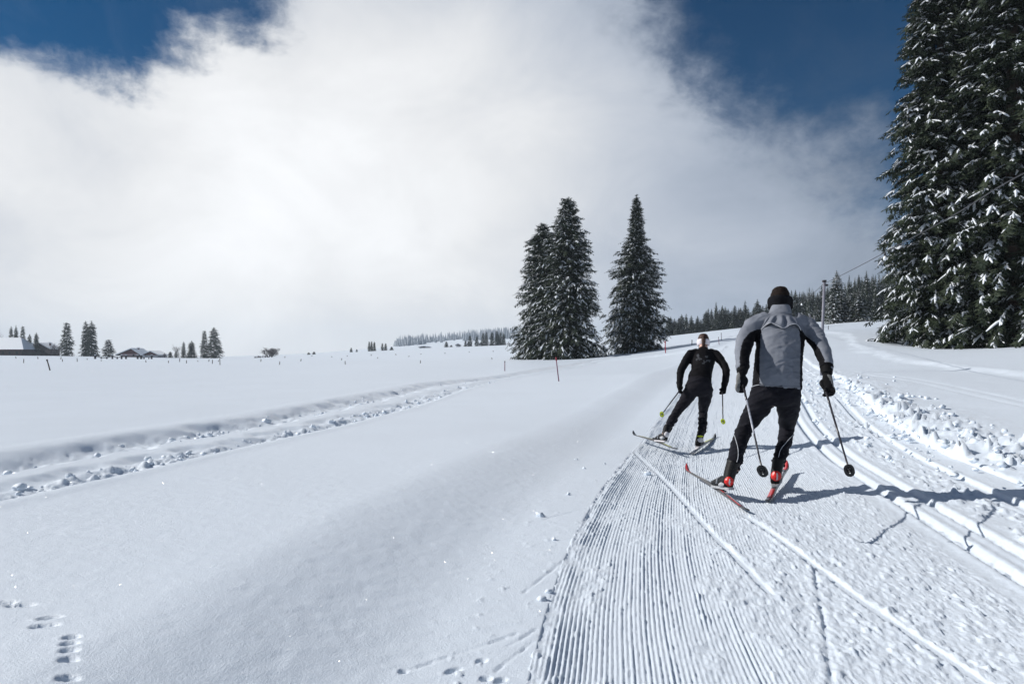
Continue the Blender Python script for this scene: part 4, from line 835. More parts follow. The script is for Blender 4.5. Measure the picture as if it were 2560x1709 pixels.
def ski(label, tail, tip, z_tail, z_tip, mats, width=.049, group=None, roll=0.0, mid_bind=.48):
    """a slim skating ski from tail to tip, with turned-up tip, binding and printed bands"""
    a, b = np.array([*tail, z_tail]), np.array([*tip, z_tip]); L = np.linalg.norm(b - a); d, s, u = frame(b - a)
    s, u = s * math.cos(roll) + u * math.sin(roll), u * math.cos(roll) - s * math.sin(roll)
    t = empty('ski', tuple(a)); tag(t, label, 'ski', group)
    N = 44; V, F = [], []
    def sec(f):
        w = width * .5 * (1 - .12 * math.sin(math.pi * f)) * (1 if f < .90 else max(.12, math.sqrt(max(0, 1 - ((f - .90) / .10) ** 2.4)))) * (1 if f > .02 else .75)
        th = .007 + .016 * math.sin(math.pi * min(1, max(0, f * 1.02))) ** 2 * (1 if f < .9 else .6)
        zz = (.055 * (max(0, f - .90) / .10) ** 2) + .012 * (max(0, .06 - f) / .06) ** 2 + .010 * math.sin(math.pi * f)
        return w, th, zz
    for i in range(N + 1):
        f = i / N; w, th, zz = sec(f); c = d * L * f + u * zz
        V += [c - s * w, c + s * w, c + s * w * .82 + u * th, c - s * w * .82 + u * th]
    base, top = [], []
    for i in range(N):
        k = i * 4
        base += [(k, k + 1, k + 5, k + 4), (k + 1, k + 2, k + 6, k + 5), (k + 3, k, k + 4, k + 7)]; top.append((k + 2, k + 3, k + 7, k + 6))
    base += [(0, 3, 2, 1), (4 * N, 4 * N + 1, 4 * N + 2, 4 * N + 3)]
    obj('core', mesh_np('core', V, [np.array(base)], False), t, mats[0])
    V = np.array(V)
    # top sheet in printed lengths, each its own part
    for (f0, f1, m_, nm) in mats[1]:
        i0, i1 = int(round(f0 * N)), int(round(f1 * N)); vv, ff = [], []
        for i in range(i0, i1 + 1): vv += [V[i * 4 + 2] + u * .0016, V[i * 4 + 3] + u * .0016]
        for i in range(i1 - i0): ff.append((2 * i, 2 * i + 1, 2 * i + 3, 2 * i + 2))
        o = obj(nm, mesh_np(nm, vv, [np.array(ff)], True), t, m_)
        so = o.modifiers.new('thick', 'SOLIDIFY'); so.thickness = .0012; so.offset = -1
    f = mid_bind; w, th, zz = sec(f); c = d * L * f + u * (zz + th)
    bb = MB(); Mx = Matrix(((d[0], s[0], u[0], c[0]), (d[1], s[1], u[1], c[1]), (d[2], s[2], u[2], c[2]), (0, 0, 0, 1)))
    bb.box(-.18, .13, -.015, .015, .002, .011, Mx).box(.03, .12, -.020, .020, .011, .024, Mx); bi = bb.build('binding', M['boot'], t)
    return t, d, s, u, a, L
def pole(label, grip, tip, cols, basket, br=.03, group=None):
    """carbon pole: grip at the hand, strap, shaft in two colours, basket and steel tip"""
    a, b = np.array(grip, float), np.array(tip, float); d = (b - a) / np.linalg.norm(b - a); a2 = a - d * .10; L = np.linalg.norm(b - a)
    t = empty('ski_pole', tuple(b)); tag(t, label, 'ski pole', group); o = b
    MB().tube([a2 - o, a2 + d * .02 - o, a + d * .05 - o, a + d * .07 - o], [.013, .017, .014, .011], 10).build('grip', M['glove'], t, True)
    cuts = [(0.06, .22, cols[0]), (.22, .62, cols[1]), (.62, 1.0, cols[2])]
    for (f0, f1, m_) in cuts:
        MB().tube([a + d * L * f0 - o, a + d * L * f1 - d * .03 * (f1 == 1.0) - o], [.0088 - .0035 * f0, .0088 - .0035 * f1], 10).build('shaft', m_, t, True)
    c = -d * .045; e1, e2, e3 = frame(d, (0, 1, .2)); bs = MB(); n = 14; pv = []
    for (rr, hh) in [(.009, -.030), (br * .5, -.018), (br, 0.0), (br * .96, .006), (br * .45, -.006), (.008, -.012)]:
        for j in range(n):
            th = 2 * math.pi * j / n; k = 1 + .18 * math.cos(2 * th) ; pv.append(c + d * hh + (e2 * math.cos(th) + e3 * math.sin(th)) * rr * k)
    fs = [(i * n + j, i * n + (j + 1) % n, ((i + 1) % 6) * n + (j + 1) % n, ((i + 1) % 6) * n + j) for i in range(6) for j in range(n)]
    bs.raw(np.array(pv), fs).build('basket', basket, t, True)
    MB().tube([-d * .05, -d * .01, d * .0], [.005, .004, .0015], 8).build('tip', M['steel'], t, True)
    return t
def hand_solids(wr, palm_c, knuckle, fingers_to, thumb_to, s, r=.0125, ps=1.0):
    """palm plus five fingers curling to given points; wr: wrist, s: side axis (towards the little finger)"""
    S = [limb([wr, (np.array(wr) + palm_c) / 2, palm_c, knuckle], [(.030 * ps, .022 * ps), (.036 * ps, .022 * ps), (.041 * ps, .021 * ps), (.038 * ps, .017 * ps)], 14, 12, ref=s)]
    for k, (off, ln) in enumerate([(-.030, .92), (-.010, 1.0), (.011, .95), (.031, .80)]):
        b0 = np.array(knuckle) + np.array(s) * off; e = np.array(fingers_to) + np.array(s) * off * .8; mid, bend = (b0 + e) / 2, None
        out = (np.array(knuckle) - palm_c); out /= np.linalg.norm(out)
        p1 = b0 + out * .034 * ln; p2 = (p1 + e) / 2 + out * .014 * ln
        S.append(limb([b0 - out * .012, b0, p1, p2, b0 + (e - b0) * ln], [r, r, r * .95, r * .9, r * .72], 10, 12))
    tb = np.array(palm_c) - np.array(s) * .030 - (np.array(palm_c) - wr) * .15
    S.append(limb([tb, tb - np.array(s) * .018 + (np.array(thumb_to) - tb) * .35, np.array(thumb_to)], [r * 1.25, r * 1.1, r * .8], 10, 10))
    return S
def boot(parent, heel, toe, ankle, mats, cup=None, panel=None, h=.20):
    """ski boot: sole, foot shell, cuff around the ankle, heel cup; toe and heel are at sole level"""
    heel, toe, ankle = map(lambda v: np.array(v, float), (heel, toe, ankle)); d, s, u = frame(toe - heel); L = np.linalg.norm(toe - heel)
    up = ankle - (heel + d * .06); up /= np.linalg.norm(up)
    S = [limb([heel + d * .015 + u * .035, heel + d * .08 + u * .045, heel + d * .17 + u * .042, heel + d * L * .8 + u * .034, heel + d * L * .97 + u * .028], [(.036, .034), (.040, .044), (.042, .042), (.042, .031), (.026, .020)], 16, 20, ref=s),
         limb([heel + d * .045 + u * .05, heel + d * .055 + u * .05 + up * .07, heel + d * .06 + u * .04 + up * .14, heel + d * .062 + u * .03 + up * h], [(.041, .050), (.044, .052), (.047, .053), (.049, .054)], 16, 16, ref=s)]
    V, N, F = fuse(S, .007, 4); o = obj('boot', mesh_np('boot', V, F, True, [mats[0]]), parent)
    so = MB(); n = 18; pv = []
    for z0, k in ((-.002, .98), (.016, 1.0)):
        for j in range(n):
            f = j / (n - 1) if False else None
        prof = [(-.012, .022), (.0, .030), (.06, .034), (.15, .033), (.22, .041), (L * .9, .036), (L, .020)]
        pv += [heel + d * a + s * b * k + u * z0 for a, b in prof] + [heel + d * a - s * b * k + u * z0 for a, b in prof[::-1]]
    m_ = 14; so.raw(np.array(pv), [tuple(range(m_))[::-1], tuple(range(m_, 2 * m_))] + [(j, (j + 1) % m_, m_ + (j + 1) % m_, m_ + j) for j in range(m_)]).build('sole', mats[1], o)
    hit = raycaster(V, F)
    def patch(cx, cy, rx, ry, m_, nm, stripe=None, k=14):
        vs, fs = [], []
        for i in range(k + 1):
            for j in range(k + 1):
                a, b = 2 * i / k - 1, 2 * j / k - 1; q = max(abs(a), abs(b)) / (math.hypot(a, b) + 1e-9); p, nn = hit(cx + a * q * rx, cy + b * q * ry)
                if p is None: p = vs[-1] if vs else heel
                else: p = p + nn * (.004 + .006 * max(0, 1 - a * a - b * b))
                vs.append(p)
        for i in range(k):
            for j in range(k): fs.append((i * (k + 1) + j, (i + 1) * (k + 1) + j, (i + 1) * (k + 1) + j + 1, i * (k + 1) + j + 1))
        mm = None
        if stripe is not None: mm = [1 if abs((f // k + .5) * 2 / k - 1 - stripe) < .12 and .15 * k < f % k < .85 * k else 0 for f in range(k * k)]
        q = obj(nm, mesh_np(nm, vs, [np.array(fs)], True, [m_, M['boot_white']], mm), o); sd = q.modifiers.new('thick', 'SOLIDIFY'); sd.thickness = .004; sd.offset = -1
        return q
    if cup: patch(*cup, M['boot_red'], 'heel_cup', .12)
    for p_ in (panel or []): patch(p_[0], p_[1], p_[2], p_[3], M[p_[4]], p_[5])
    # instep strap and buckle
    c = heel + d * .15 + u * .055; MB().tube([c - s * .043 - u * .02, c - s * .034 + u * .020, c + u * .034, c + s * .034 + u * .020, c + s * .043 - u * .02], [(.010, .003)] * 5, 8).build('strap', mats[2], o, True)
    return o
def head_solids(c, fwd, k=1.0):
    """skull, jaw, nose, ears, neck stub around centre c, looking along fwd"""
    d, s, u = frame(fwd); rot = np.array([s, d, u]).T; c = np.array(c, float)
    S = [blob(c + u * .018 * k, (.074 * k, .094 * k, .098 * k), rot=rot), blob(c + d * .030 * k - u * .055 * k, (.058 * k, .066 * k, .068 * k), rot=rot), blob(c + d * .062 * k - u * .092 * k, (.030 * k, .030 * k, .024 * k), rot=rot),
         limb([c + d * .088 * k + u * .012 * k, c + d * .106 * k - u * .012 * k, c + d * .112 * k - u * .026 * k, c + d * .09 * k - u * .036 * k], [.010 * k, .013 * k, .015 * k, .010 * k], 10, 8),
         blob(c + d * .082 * k + u * .026 * k, (.052 * k, .014 * k, .012 * k), rot=rot), blob(c + d * .086 * k - u * .060 * k, (.028 * k, .012 * k, .012 * k), rot=rot)]
    for q in (-1, 1): S.append(blob(c + s * q * .078 * k - u * .008 * k - d * .006 * k, (.010 * k, .020 * k, .032 * k), rot=rot))
    return S, (d, s, u)
def face_parts(c, ax, k, parent, brow):
    d, s, u = ax; c = np.array(c)
    for q in (-1, 1):
        V, F = blob(c + d * .088 * k + s * q * .031 * k + u * .008 * k, (.013 * k, .008 * k, .008 * k)); MB().raw(V, F).build('eye', M['eye'], parent, True)
        MB().tube([c + d * .094 * k + s * q * .014 * k + u * .030 * k, c + d * .094 * k + s * q * .034 * k + u * .034 * k, c + d * .082 * k + s * q * .052 * k + u * .028 * k], [.004 * k, .005 * k, .003 * k], 6).build('eyebrow', brow, parent, True)
    MB().tube([c + d * .090 * k - s * .024 * k - u * .058 * k, c + d * .099 * k - u * .056 * k, c + d * .090 * k + s * .024 * k - u * .058 * k], [.004 * k, .007 * k, .004 * k], 8).build('mouth', M['lip'], parent, True)
def wrinkle(V, N, amp, sx, sz, seed, rotk=.6):
    a = V[:, 0] + rotk * V[:, 2]; b = V[:, 2] - rotk * V[:, 0] + .4 * V[:, 1]
    n = fbm(a / sx, b / sz, 3, seed, .5); r = 1 - np.abs(n) * 2.6
    return V + N * (amp * (np.clip(r, 0, 1) ** 2 - .35))[:, None]

def make_person(P):
    ZP = P['zp']
    def W3(p): D = p[2]; px, py = ZP(p[0], p[1]); return np.array([px2(px, D), D, zof(py, D)])
    root = empty('person', P['foot']); tag(root, P['label'], 'person', 'skiers on the groomed track'); T = P['torso']; o3 = np.array(P['foot'], float)
    root.location = (0, 0, 0)
    kb = P['k']
    tor = [W3(p) for p in T]; trad = [(p[3], p[4]) for p in T]
    arms = {q: ([W3(p) for p in P['arm' + q]], [p[3] for p in P['arm' + q]]) for q in 'LR'}
    legs = {q: ([W3(p) for p in P['leg' + q]], [p[3] for p in P['leg' + q]]) for q in 'LR'}
    pel = [W3(p) for p in P['pelvis']]; prad = [(p[3], p[4]) for p in P['pelvis']]
    hc_ = W3(P['head']); fw = P['look']; nb = W3(P['neck'])
    X = (1, 0, 0)
    hs, ax = head_solids(hc_, fw, P['hk'])
    neck = limb([nb - np.array([0, .0, .10]), nb, (nb + hc_) / 2, hc_ - np.array([0, 0, .01])], [.075 * kb, .064 * kb, .056 * kb, .055 * kb], 14, 14)
    hands = {}
    for q in 'LR':
        hd = P['hand' + q]; wr = arms[q][0][-1]; pc, kn, fi, th = W3(hd[0]), W3(hd[1]), W3(hd[2]), W3(hd[3]); sd = np.array(hd[4], float); sd /= np.linalg.norm(sd); hands[q] = (wr, pc, kn, fi, th, sd)
    # body: one continuous figure under the clothes
    S = hs + [neck, limb(tor, [(a * .84, b * .84) for a, b in trad], 20, 30, ref=X), limb(pel, [(a * .88, b * .88) for a, b in prad], 20, 12, ref=X)]
    for q in 'LR':
        S.append(limb(arms[q][0], [r * .74 for r in arms[q][1]], 14, 26)); S.append(limb(legs[q][0], [r * .80 for r in legs[q][1]], 14, 30)); S += hand_solids(*hands[q], r=.0066, ps=.74)
        ft = P['foot' + q]; h_, t_ = np.array(ft[0]), np.array(ft[1]); an = legs[q][0][-1]
        S.append(limb([an + (0, 0, .03), h_ * .80 + t_ * .20 + (0, 0, .09), h_ * .72 + t_ * .28 + (0, 0, .05), h_ * .4 + t_ * .6 + (0, 0, .04), h_ * .15 + t_ * .85 + (0, 0, .034)], [.030, .026, .024, .022, .014], 12, 16))
    V, N, F = fuse(S, .008, 3); body = obj('body', mesh_np('body', V, F, True, [M['skin']]), root); bodyV, bodyF = V, F
    face_parts(hc_, ax, P['hk'], body, P['hair'])
    # jacket
    S = [limb(tor, trad, 24, 34, ref=X)]
    for q in 'LR':
        S.append(limb(arms[q][0], arms[q][1], 16, 30)); a0 = arms[q][0][0]; S.append(blob(a0, (P['sh'],) * 3)); S.append(limb([(a0 + tor[-2]) / 2 + (0, 0, -.01), a0], [P['sh'] * 1.15, P['sh'] * .95], 14, 8))
    V, N, F = fuse(S, P['vox'], 5); V = wrinkle(V, N, P['wr'] * 1.1, .34, .10, 201, .35); V = wrinkle(V, N, P['wr'] * 1.1, .20, .30, 207, -.55); V = wrinkle(V, N, P['wr'] * .55, .12, .05, 213, .2)
    fm = faces_mat(V, F, P['jacket_mat']); jk = obj('jacket', mesh_np('jacket', V, F, True, P['jmats'], fm), root); tag(jk, P['jlabel']); jhit = raycaster(V, F)
    # trousers
    S = [limb(pel, prad, 24, 16, ref=X)]
    for q in 'LR': S.append(limb(legs[q][0], legs[q][1], 16, 40))
    V, N, F = fuse(S, P['vox'], 5); hgt = V[:, 2]
    V = wrinkle(V, N, P['wr'] * 1.5, .34, .06, 221, .25); V = wrinkle(V, N, P['wr'] * 1.2, .16, .14, 227, .8); V = wrinkle(V, N, P['wr'] * .5, .10, .03, 229, .3)
    low_ = 1 - sstep(hgt, .25, .42); V = V + N * (.0045 * np.sin(V[:, 2] / .0085 + 3 * fbm(V[:, 0] / .08, V[:, 2] / .08, 2, 5)) * low_)[:, None]
    tr = obj('trousers', mesh_np('trousers', V, F, True, [P['tmat']]), root); thit = raycaster(V, F)
    # hands in gloves
    for q in 'LR':
        wr, pc, kn, fi, th, sd = hands[q]; dd = pc - wr; dd /= np.linalg.norm(dd); S = hand_solids(wr, pc, kn, fi, th, sd, r=.0125 * P['gk']); S.append(limb([wr - dd * .045, wr - dd * .01, wr + dd * .03], [.044 * P['gk'], .042 * P['gk'], .038 * P['gk']], 14, 8))
        V, N, F = fuse(S, .0062, 2); c0 = np.array(pc); fm = None; mats_ = [M['glove']]
        if P['grey_glove']:
            mats_ = [M['glove'], M['glove_grey']]; nm_ = N[F].mean(1); cc = V[F].mean(1)
            along = (cc - wr) @ dd; side = (cc - c0) @ sd; fm = ((side > .004 + .35 * (along - .07)) & (along > .05) & (nm_[:, 1] < .35)).astype(int)
        gl = obj('glove', mesh_np('glove', V, F, True, mats_, fm), root)
        cuff = MB().tube([wr - dd * .052, wr - dd * .040, wr - dd * .030], [.047 * P['gk'], .049 * P['gk'], .046 * P['gk']], 16).build('cuff_strap', P['cuff'], gl, True)
    # boots
    for q in 'LR':
        ft = P['foot' + q]; boot(root, ft[0], ft[1], legs[q][0][-1], P['bmats'], ft[2], ft[3], P['bh'])
    # head: hair and headband
    d, s, u = ax; rot = np.array([s, d, u]).T; k = P['hk']; hcen = hc_ + u * .018 * k
    n, m_ = 40, 26; vs, fs = [], []
    for i in range(m_ + 1):
        for j in range(n):
            th, ph = 2 * math.pi * j / n, .62 * math.pi * i / m_
            sp = math.sin(ph) ** .68; loc = np.array([sp * math.cos(th) * .081 * k, sp * math.sin(th) * .099 * k, math.cos(ph) * .100 * k]); tf = 1 + P['hairn'] * float(fbm(np.array([th * 7.0]), np.array([ph * 9.0]), 3, 31)[0])
            front = max(0, math.sin(th)); loc = loc * tf; loc[2] += .012 * front * k if ph > .35 * math.pi else 0
            if front > .35 and ph > .40 * math.pi: loc *= .93
            vs.append(hcen + rot @ loc)
    for i in range(m_):
        for j in range(n): fs.append((i * n + j, i * n + (j + 1) % n, (i + 1) * n + (j + 1) % n, (i + 1) * n + j))
    hair = obj('hair', mesh_np('hair', vs, [np.array(fs)], True), root, P['hair'])
    P['extra'](root, dict(jk=jk, jhit=jhit, thit=thit, tr=tr, ax=ax, hc=hc_, hcen=hcen, hair=hair, W3=W3, rot=rot, k=k))
    return root
def headband(root, c, rot, k, z0, z1, m, thick=.008, ear=0.012):
    n, vs, fs, rows = 44, [], [], 8
    for i in range(rows + 1):
        f = i / rows; zz = z0 + (z1 - z0) * f
        for j in range(n):
            th = 2 * math.pi * j / n; e = math.exp(-((math.cos(th) ** 2 - 1) / .12) ** 2) * ear
            rr = math.sqrt(max(.80 if zz < 0 else .25, 1 - (zz / .108) ** 2)); bul = thick * (1 - (2 * f - 1) ** 4) + .004; dip = -.016 * max(0, abs(math.cos(th))) ** 3 * (1 - f)
            vs.append(c + rot @ np.array([math.cos(th) * (.075 * k * rr + bul + e * (1 - f * .6)), math.sin(th) * (.095 * k * rr + bul), zz * k + dip]))
    for i in range(rows):
        for j in range(n): fs.append((i * n + j, i * n + (j + 1) % n, (i + 1) * n + (j + 1) % n, (i + 1) * n + j))
    o = obj('headband', mesh_np('headband', vs, [np.array(fs)], True), root, m); sd = o.modifiers.new('thick', 'SOLIDIFY'); sd.thickness = .004; sd.offset = 0
    return o
def surface_line(hit, pts, zp, r, name, m, parent, n=30, lift=.003):
    P_ = smooth_path(pts, n); q = []
    for a, b in P_:
        p, nn = hit(*zp(a, b))
        if p is not None: q.append(p + nn * lift)
    if len(q) > 3:
        q = np.array(q); qs = q.copy(); qs[1:-1] = (q[:-2] + q[1:-1] + q[2:]) / 3
        return MB().tube(qs, r, 6).build(name, m, parent, True)

# ---- the man in the grey jacket
zpm = lambda a, b: (1560 + a / 2.45, 680 + b / 2.45)
def jmat_man(c):
    px = CX + c[:, 0] / c[:, 1] * FP; py = HZ - (c[:, 2] - HC) / c[:, 1] * FP; a, b = (px - 1560) * 2.45, (py - 680) * 2.45
    back = c[:, 1] < 5.83 + 0 * a
    blk = np.zeros(len(a), bool)
    lt_ = np.interp(b, [330, 352, 420, 520, 640, 720], [845, 843, 835, 831, 830, 830]); rt_ = np.interp(b, [330, 355, 420, 520, 640, 720], [1070, 1072, 1082, 1080, 1078, 1078])
    li = np.interp(b, [345, 370, 410, 450, 520, 600], [835, 770, 735, 718, 708, 712]); ri = np.interp(b, [345, 380, 400, 430, 480, 540, 620], [1085, 1105, 1125, 1168, 1205, 1228, 1250])
    blk |= (b > 350) & (a < lt_) & (a > li); blk |= (b > 352) & (a > rt_) & (a < ri)
    # black runs on under the arms to the front
    return blk.astype(int)
def man_extra(root, E):
    jk, jhit, thit, W3 = E['jk'], E['jhit'], E['thit'], E['W3']
    headband(root, E['hcen'] - E['ax'][2] * .004, E['rot'], E['k'], -.082, .012, M['band_black'], .012, .026)
    # stand-up collar
    c0, c1 = W3((958, 264, 5.87)), W3((957, 196, 5.95)); n, rows, vs, fs = 36, 6, [], []
    for i in range(rows + 1):
        f = i / rows; c = c0 * (1 - f) + c1 * f; rr = .098 * (1 - f) + .074 * f
        for j in range(n): th = 2 * math.pi * j / n; q = rr * (1 + .025 * math.sin(5 * th + 3 * f)); vs.append(c + np.array([math.cos(th) * q, math.sin(th) * q * .95, -.012 * math.sin(th)]))
    for i in range(rows):
        for j in range(n): fs.append((i * n + j, i * n + (j + 1) % n, (i + 1) * n + (j + 1) % n, (i + 1) * n + j))
    co = obj('collar', mesh_np('collar', vs, [np.array(fs)], True), jk, M['j_grey']); sd = co.modifiers.new('thick', 'SOLIDIFY'); sd.thickness = .006
    # back yoke: a loose flap with a scalloped hem
    hem = np.array([(836, 352), (850, 338), (868, 322), (895, 316), (925, 328), (960, 345), (985, 340), (1010, 326), (1040, 324), (1062, 338), (1082, 357)], float); nu, nv = 60, 26; vs, fs = [], []
    hx = smooth_path(hem, nu + 1); topl = np.array([(870 + (1050 - 870) * i / nu, 262 + 20 * abs(2 * i / nu - 1) ** 2) for i in range(nu + 1)])
    prev = None
    for j in range(nv + 1):
        f = j / nv
        for i in range(nu + 1):
            a = topl[i] * (1 - f) + hx[i] * f; p, nn = jhit(*zpm(a[0], a[1]))
            if p is None: p, nn = (prev if prev is not None else (jk.location, np.array([0, -1, 0])))
            prev = (p, nn); uu = i / nu
            fold = .011 * math.exp(-((uu - .5 - .02 * math.sin(3 * f)) / .06) ** 2) * (1 - f * .5) - .007 * math.exp(-((uu - .36) / .06) ** 2) - .007 * math.exp(-((uu - .66) / .07) ** 2) + .020 * math.sin(uu * 27 + 2 * f) * .5
            lift = (.005 + .022 * f ** 1.5 * (1 - abs(2 * uu - 1) ** 6) + .022 * f ** 3 * (math.exp(-((uu - .24) / .10) ** 2) + math.exp(-((uu - .80) / .10) ** 2))); vs.append(p + np.array([0, -1, .15]) * (lift + fold * (.25 * f + .95 * math.sin(math.pi * min(1, f * .92 + .04)))))
    vs = np.array(vs); g_ = vs.reshape(nv + 1, nu + 1, 3)
    for _ in range(3): g_[1:-1, 1:-1] = (g_[1:-1, 1:-1] * 2 + g_[:-2, 1:-1] + g_[2:, 1:-1] + g_[1:-1, :-2] + g_[1:-1, 2:]) / 6
    vs = g_.reshape(-1, 3)
    for j in range(nv):
        for i in range(nu): fs.append((j * (nu + 1) + i, j * (nu + 1) + i + 1, (j + 1) * (nu + 1) + i + 1, (j + 1) * (nu + 1) + i))
    fl = obj('yoke_flap', mesh_np('yoke_flap', vs, [np.array(fs)], True), jk, M['j_grey']); sd = fl.modifiers.new('thick', 'SOLIDIFY'); sd.thickness = .0022
    MB().tube(g_[-1] + np.array([0, -.002, -.001]), .0022, 6).build('hem_piping', M['piping'], jk, True)
    surface_line(jhit, [(836, 692), (880, 694), (960, 700), (1040, 703), (1077, 705)], zpm, .0032, 'hem_seam', M['j_grey'], jk, 40, .004)
    surface_line(thit, [(772, 712), (790, 700), (812, 693), (832, 690)], zpm, .0022, 'waist_piping', M['piping'], E['tr'], 16, .004)
    for pts in ([(678, 1000), (688, 1040), (698, 1085), (697, 1130), (690, 1165)], [(1036, 992), (1005, 1030), (975, 1065), (955, 1100), (940, 1160)]):
        surface_line(thit, pts, zpm, .0024, 'leg_piping', M['piping'], E['tr'], 30, .003)
man_feet = {'L': (np.array([1.640, 5.12, .080]), np.array([1.606, 5.44, .042])), 'R': (np.array([2.120, 5.51, .032]), np.array([2.262, 5.80, .032]))}
man = make_person(dict(zp=zpm, foot=(1.9, 5.5, 0), label='skier in a grey and black jacket with a black headband, skating away', k=1.0, hk=.98,
    torso=[(937, 712, 5.55, .196, .135), (938, 695, 5.555, .200, .140), (942, 610, 5.60, .196, .135), (950, 510, 5.68, .192, .135), (956, 420, 5.76, .198, .140), (957, 350, 5.82, .196, .130), (957, 300, 5.86, .172, .112), (958, 268, 5.88, .100, .086), (959, 240, 5.90, .072, .07)],
    armL=[(790, 335, 5.84, .082), (752, 395, 5.76, .074), (731, 470, 5.60, .066), (727, 535, 5.50, .056), (725, 598, 5.42, .046)],
    armR=[(1122, 335, 5.84, .082), (1170, 392, 5.76, .076), (1212, 470, 5.62, .067), (1235, 540, 5.52, .056), (1243, 605, 5.44, .046)],
    pelvis=[(940, 680, 5.56, .180, .12), (934, 725, 5.55, .196, .138), (928, 768, 5.55, .196, .138), (925, 800, 5.56, .150, .11)],
    legL=[(858, 755, 5.55, .108), (820, 825, 5.60, .100), (775, 900, 5.66, .082), (737, 968, 5.70, .067), (706, 1055, 5.48, .063), (682, 1130, 5.30, .058), (672, 1188, 5.21, .054), (668, 1206, 5.18, .050)],
    legR=[(1000, 755, 5.55, .106), (1006, 830, 5.66, .094), (1003, 900, 5.80, .075), (998, 955, 5.90, .064), (985, 1035, 5.78, .060), (965, 1100, 5.66, .059), (950, 1160, 5.60, .054), (946, 1180, 5.585, .050)],
    head=(956, 170, 5.96), neck=(959, 240, 5.90), look=(.30, 1, -.12), sh=.086, vox=.0095, wr=.0052, gk=1.08,
    handL=[(716, 655, 5.36), (712, 695, 5.33), (726, 728, 5.36), (742, 700, 5.34), (-1, -.35, -.05)], handR=[(1248, 672, 5.38), (1256, 715, 5.35), (1238, 752, 5.38), (1222, 712, 5.36), (1, -.35, .05)],
    footL=(man_feet['L'][0], man_feet['L'][1], (zpm(643, 1281)[0], zpm(643, 1281)[1], 10.0, 11.5), [(zpm(600, 1300)[0], zpm(600, 1300)[1], 7, 5, 'boot_grey', 'boot_print')]),
    footR=(man_feet['R'][0], man_feet['R'][1], (zpm(932, 1247)[0], zpm(932, 1247)[1], 11.5, 12), None),
    jacket_mat=jmat_man, jmats=[M['j_grey'], M['j_black']], jlabel='grey softshell jacket with black side and underarm panels', tmat=M['trs'], grey_glove=True, cuff=M['j_black'], bmats=(M['boot'], M['boot_grey'], M['boot_grey']), bh=.19, hair=M['hair_dark'], hairn=.07, extra=man_extra))
redski = lambda sh: (M['ski_base'], [(.0, .06, M['ski_black'], 'tail_print'), (.06, .24, M['ski_red'], 'red_print'), (.24, .30, M['ski_black'], 'dark_print'), (.30, .42, M['ski_red'], 'red_print'), (.42, .56, M['ski_black'], 'dark_print'), (.56, .72, M['ski_white'], 'white_print'), (.72, .84, M['ski_black'], 'dark_print'), (.84, 1.0, M['ski_red'], 'tip_print')])
ski('red and black ski angled under the raised boot of the grey-jacketed skier', (1.612, 4.69), (1.600, 6.35), .012, .030, redski(0), roll=-.38, mid_bind=.42)
ski('red and white ski flat under the standing boot of the grey-jacketed skier', (1.885, 5.03), (2.680, 6.64), .004, .010, redski(1), roll=.10, mid_bind=.40)
def wm(a, b, D): px, py = zpm(a, b); return np.array([px2(px, D), D, zof(py, D)])
pole('dark pole with a silver side in the hand nearer the other skier, black basket', wm(730, 690, 5.34), wm(853, 1240, 4.02), (M['pole_dk'], M['pole_lt'], M['pole_dk']), M['basket_blk'], .036, 'poles of the grey-jacketed skier')
pole('black pole with a black basket held out over the set tracks', wm(1232, 712, 5.36), wm(1386, 1234, 4.02), (M['pole_dk'], M['pole_dk'], M['pole_dk']), M['basket_blk'], .036, 'poles of the grey-jacketed skier')

# ---- the woman ahead
zpw = lambda a, b: (1560 + a / 4.75, 820 + b / 4.75)
def jmat_w(c):
    px = CX + c[:, 0] / c[:, 1] * FP; py = HZ - (c[:, 2] - HC) / c[:, 1] * FP; a, b = (px - 1560) * 4.75, (py - 820) * 4.75
    n = fbm(a / 34, b / 26, 3, 301); e = ((a - 945) / 95) ** 2 + ((b - 355) / 70) ** 2
    return ((n > .20) & (e < 1) & (c[:, 1] < 9.1)).astype(int)
M['w_print'] = mat('faded_back_print', (.06, .065, .075), .7, .3, .2, 30)
def w_extra(root, E):
    headband(root, E['hcen'] - E['ax'][2] * .006, E['rot'], E['k'], -.060, .020, M['band_white'], .006, .012)
    d, s, u = E['ax']; c = E['hcen']; k = E['k']
    b0 = c - d * .104 * k + u * .034 * k
    V, N, F = fuse([limb([b0 + d * .03, b0, b0 - d * .024 - u * .04, b0 - d * .028 - u * .09, b0 - d * .016 - u * .145, b0 - d * .008 - u * .175], [.028, .026, .026, .023, .018, .007], 12, 16)], .005, 2)
    V = V + N * (.003 * np.sin(V[:, 0] / .0022 + 9 * fbm(V[:, 0] / .03, V[:, 2] / .06, 2, 7)))[:, None]
    obj('ponytail', mesh_np('ponytail', V, F, True), E['hair'], M['hair_brown'])
    MB().tube([b0 - u * .006 - d * .004, b0 - u * .018 - d * .010], [.029, .029], 14).build('hair_tie', M['glove'], E['hair'], True)
    c0, c1 = E['W3']((940, 238, 9.17)), E['W3']((940, 216, 9.2)); MB().tube([c0, c1], [.062, .056], 18, False).build('collar', M['w_top'], E['jk'], True)
    surface_line(E['thit'], [(492, 1105), (505, 1140), (512, 1175)], zpw, .002, 'leg_piping', M['piping'], E['tr'], 12, .003)
GW = -.09
w_feet = {'L': (np.array([1.872, 8.30, .050]), np.array([1.815, 8.61, .022])), 'R': (np.array([2.335, 8.60, GW + .03]), np.array([2.468, 8.87, GW + .03]))}
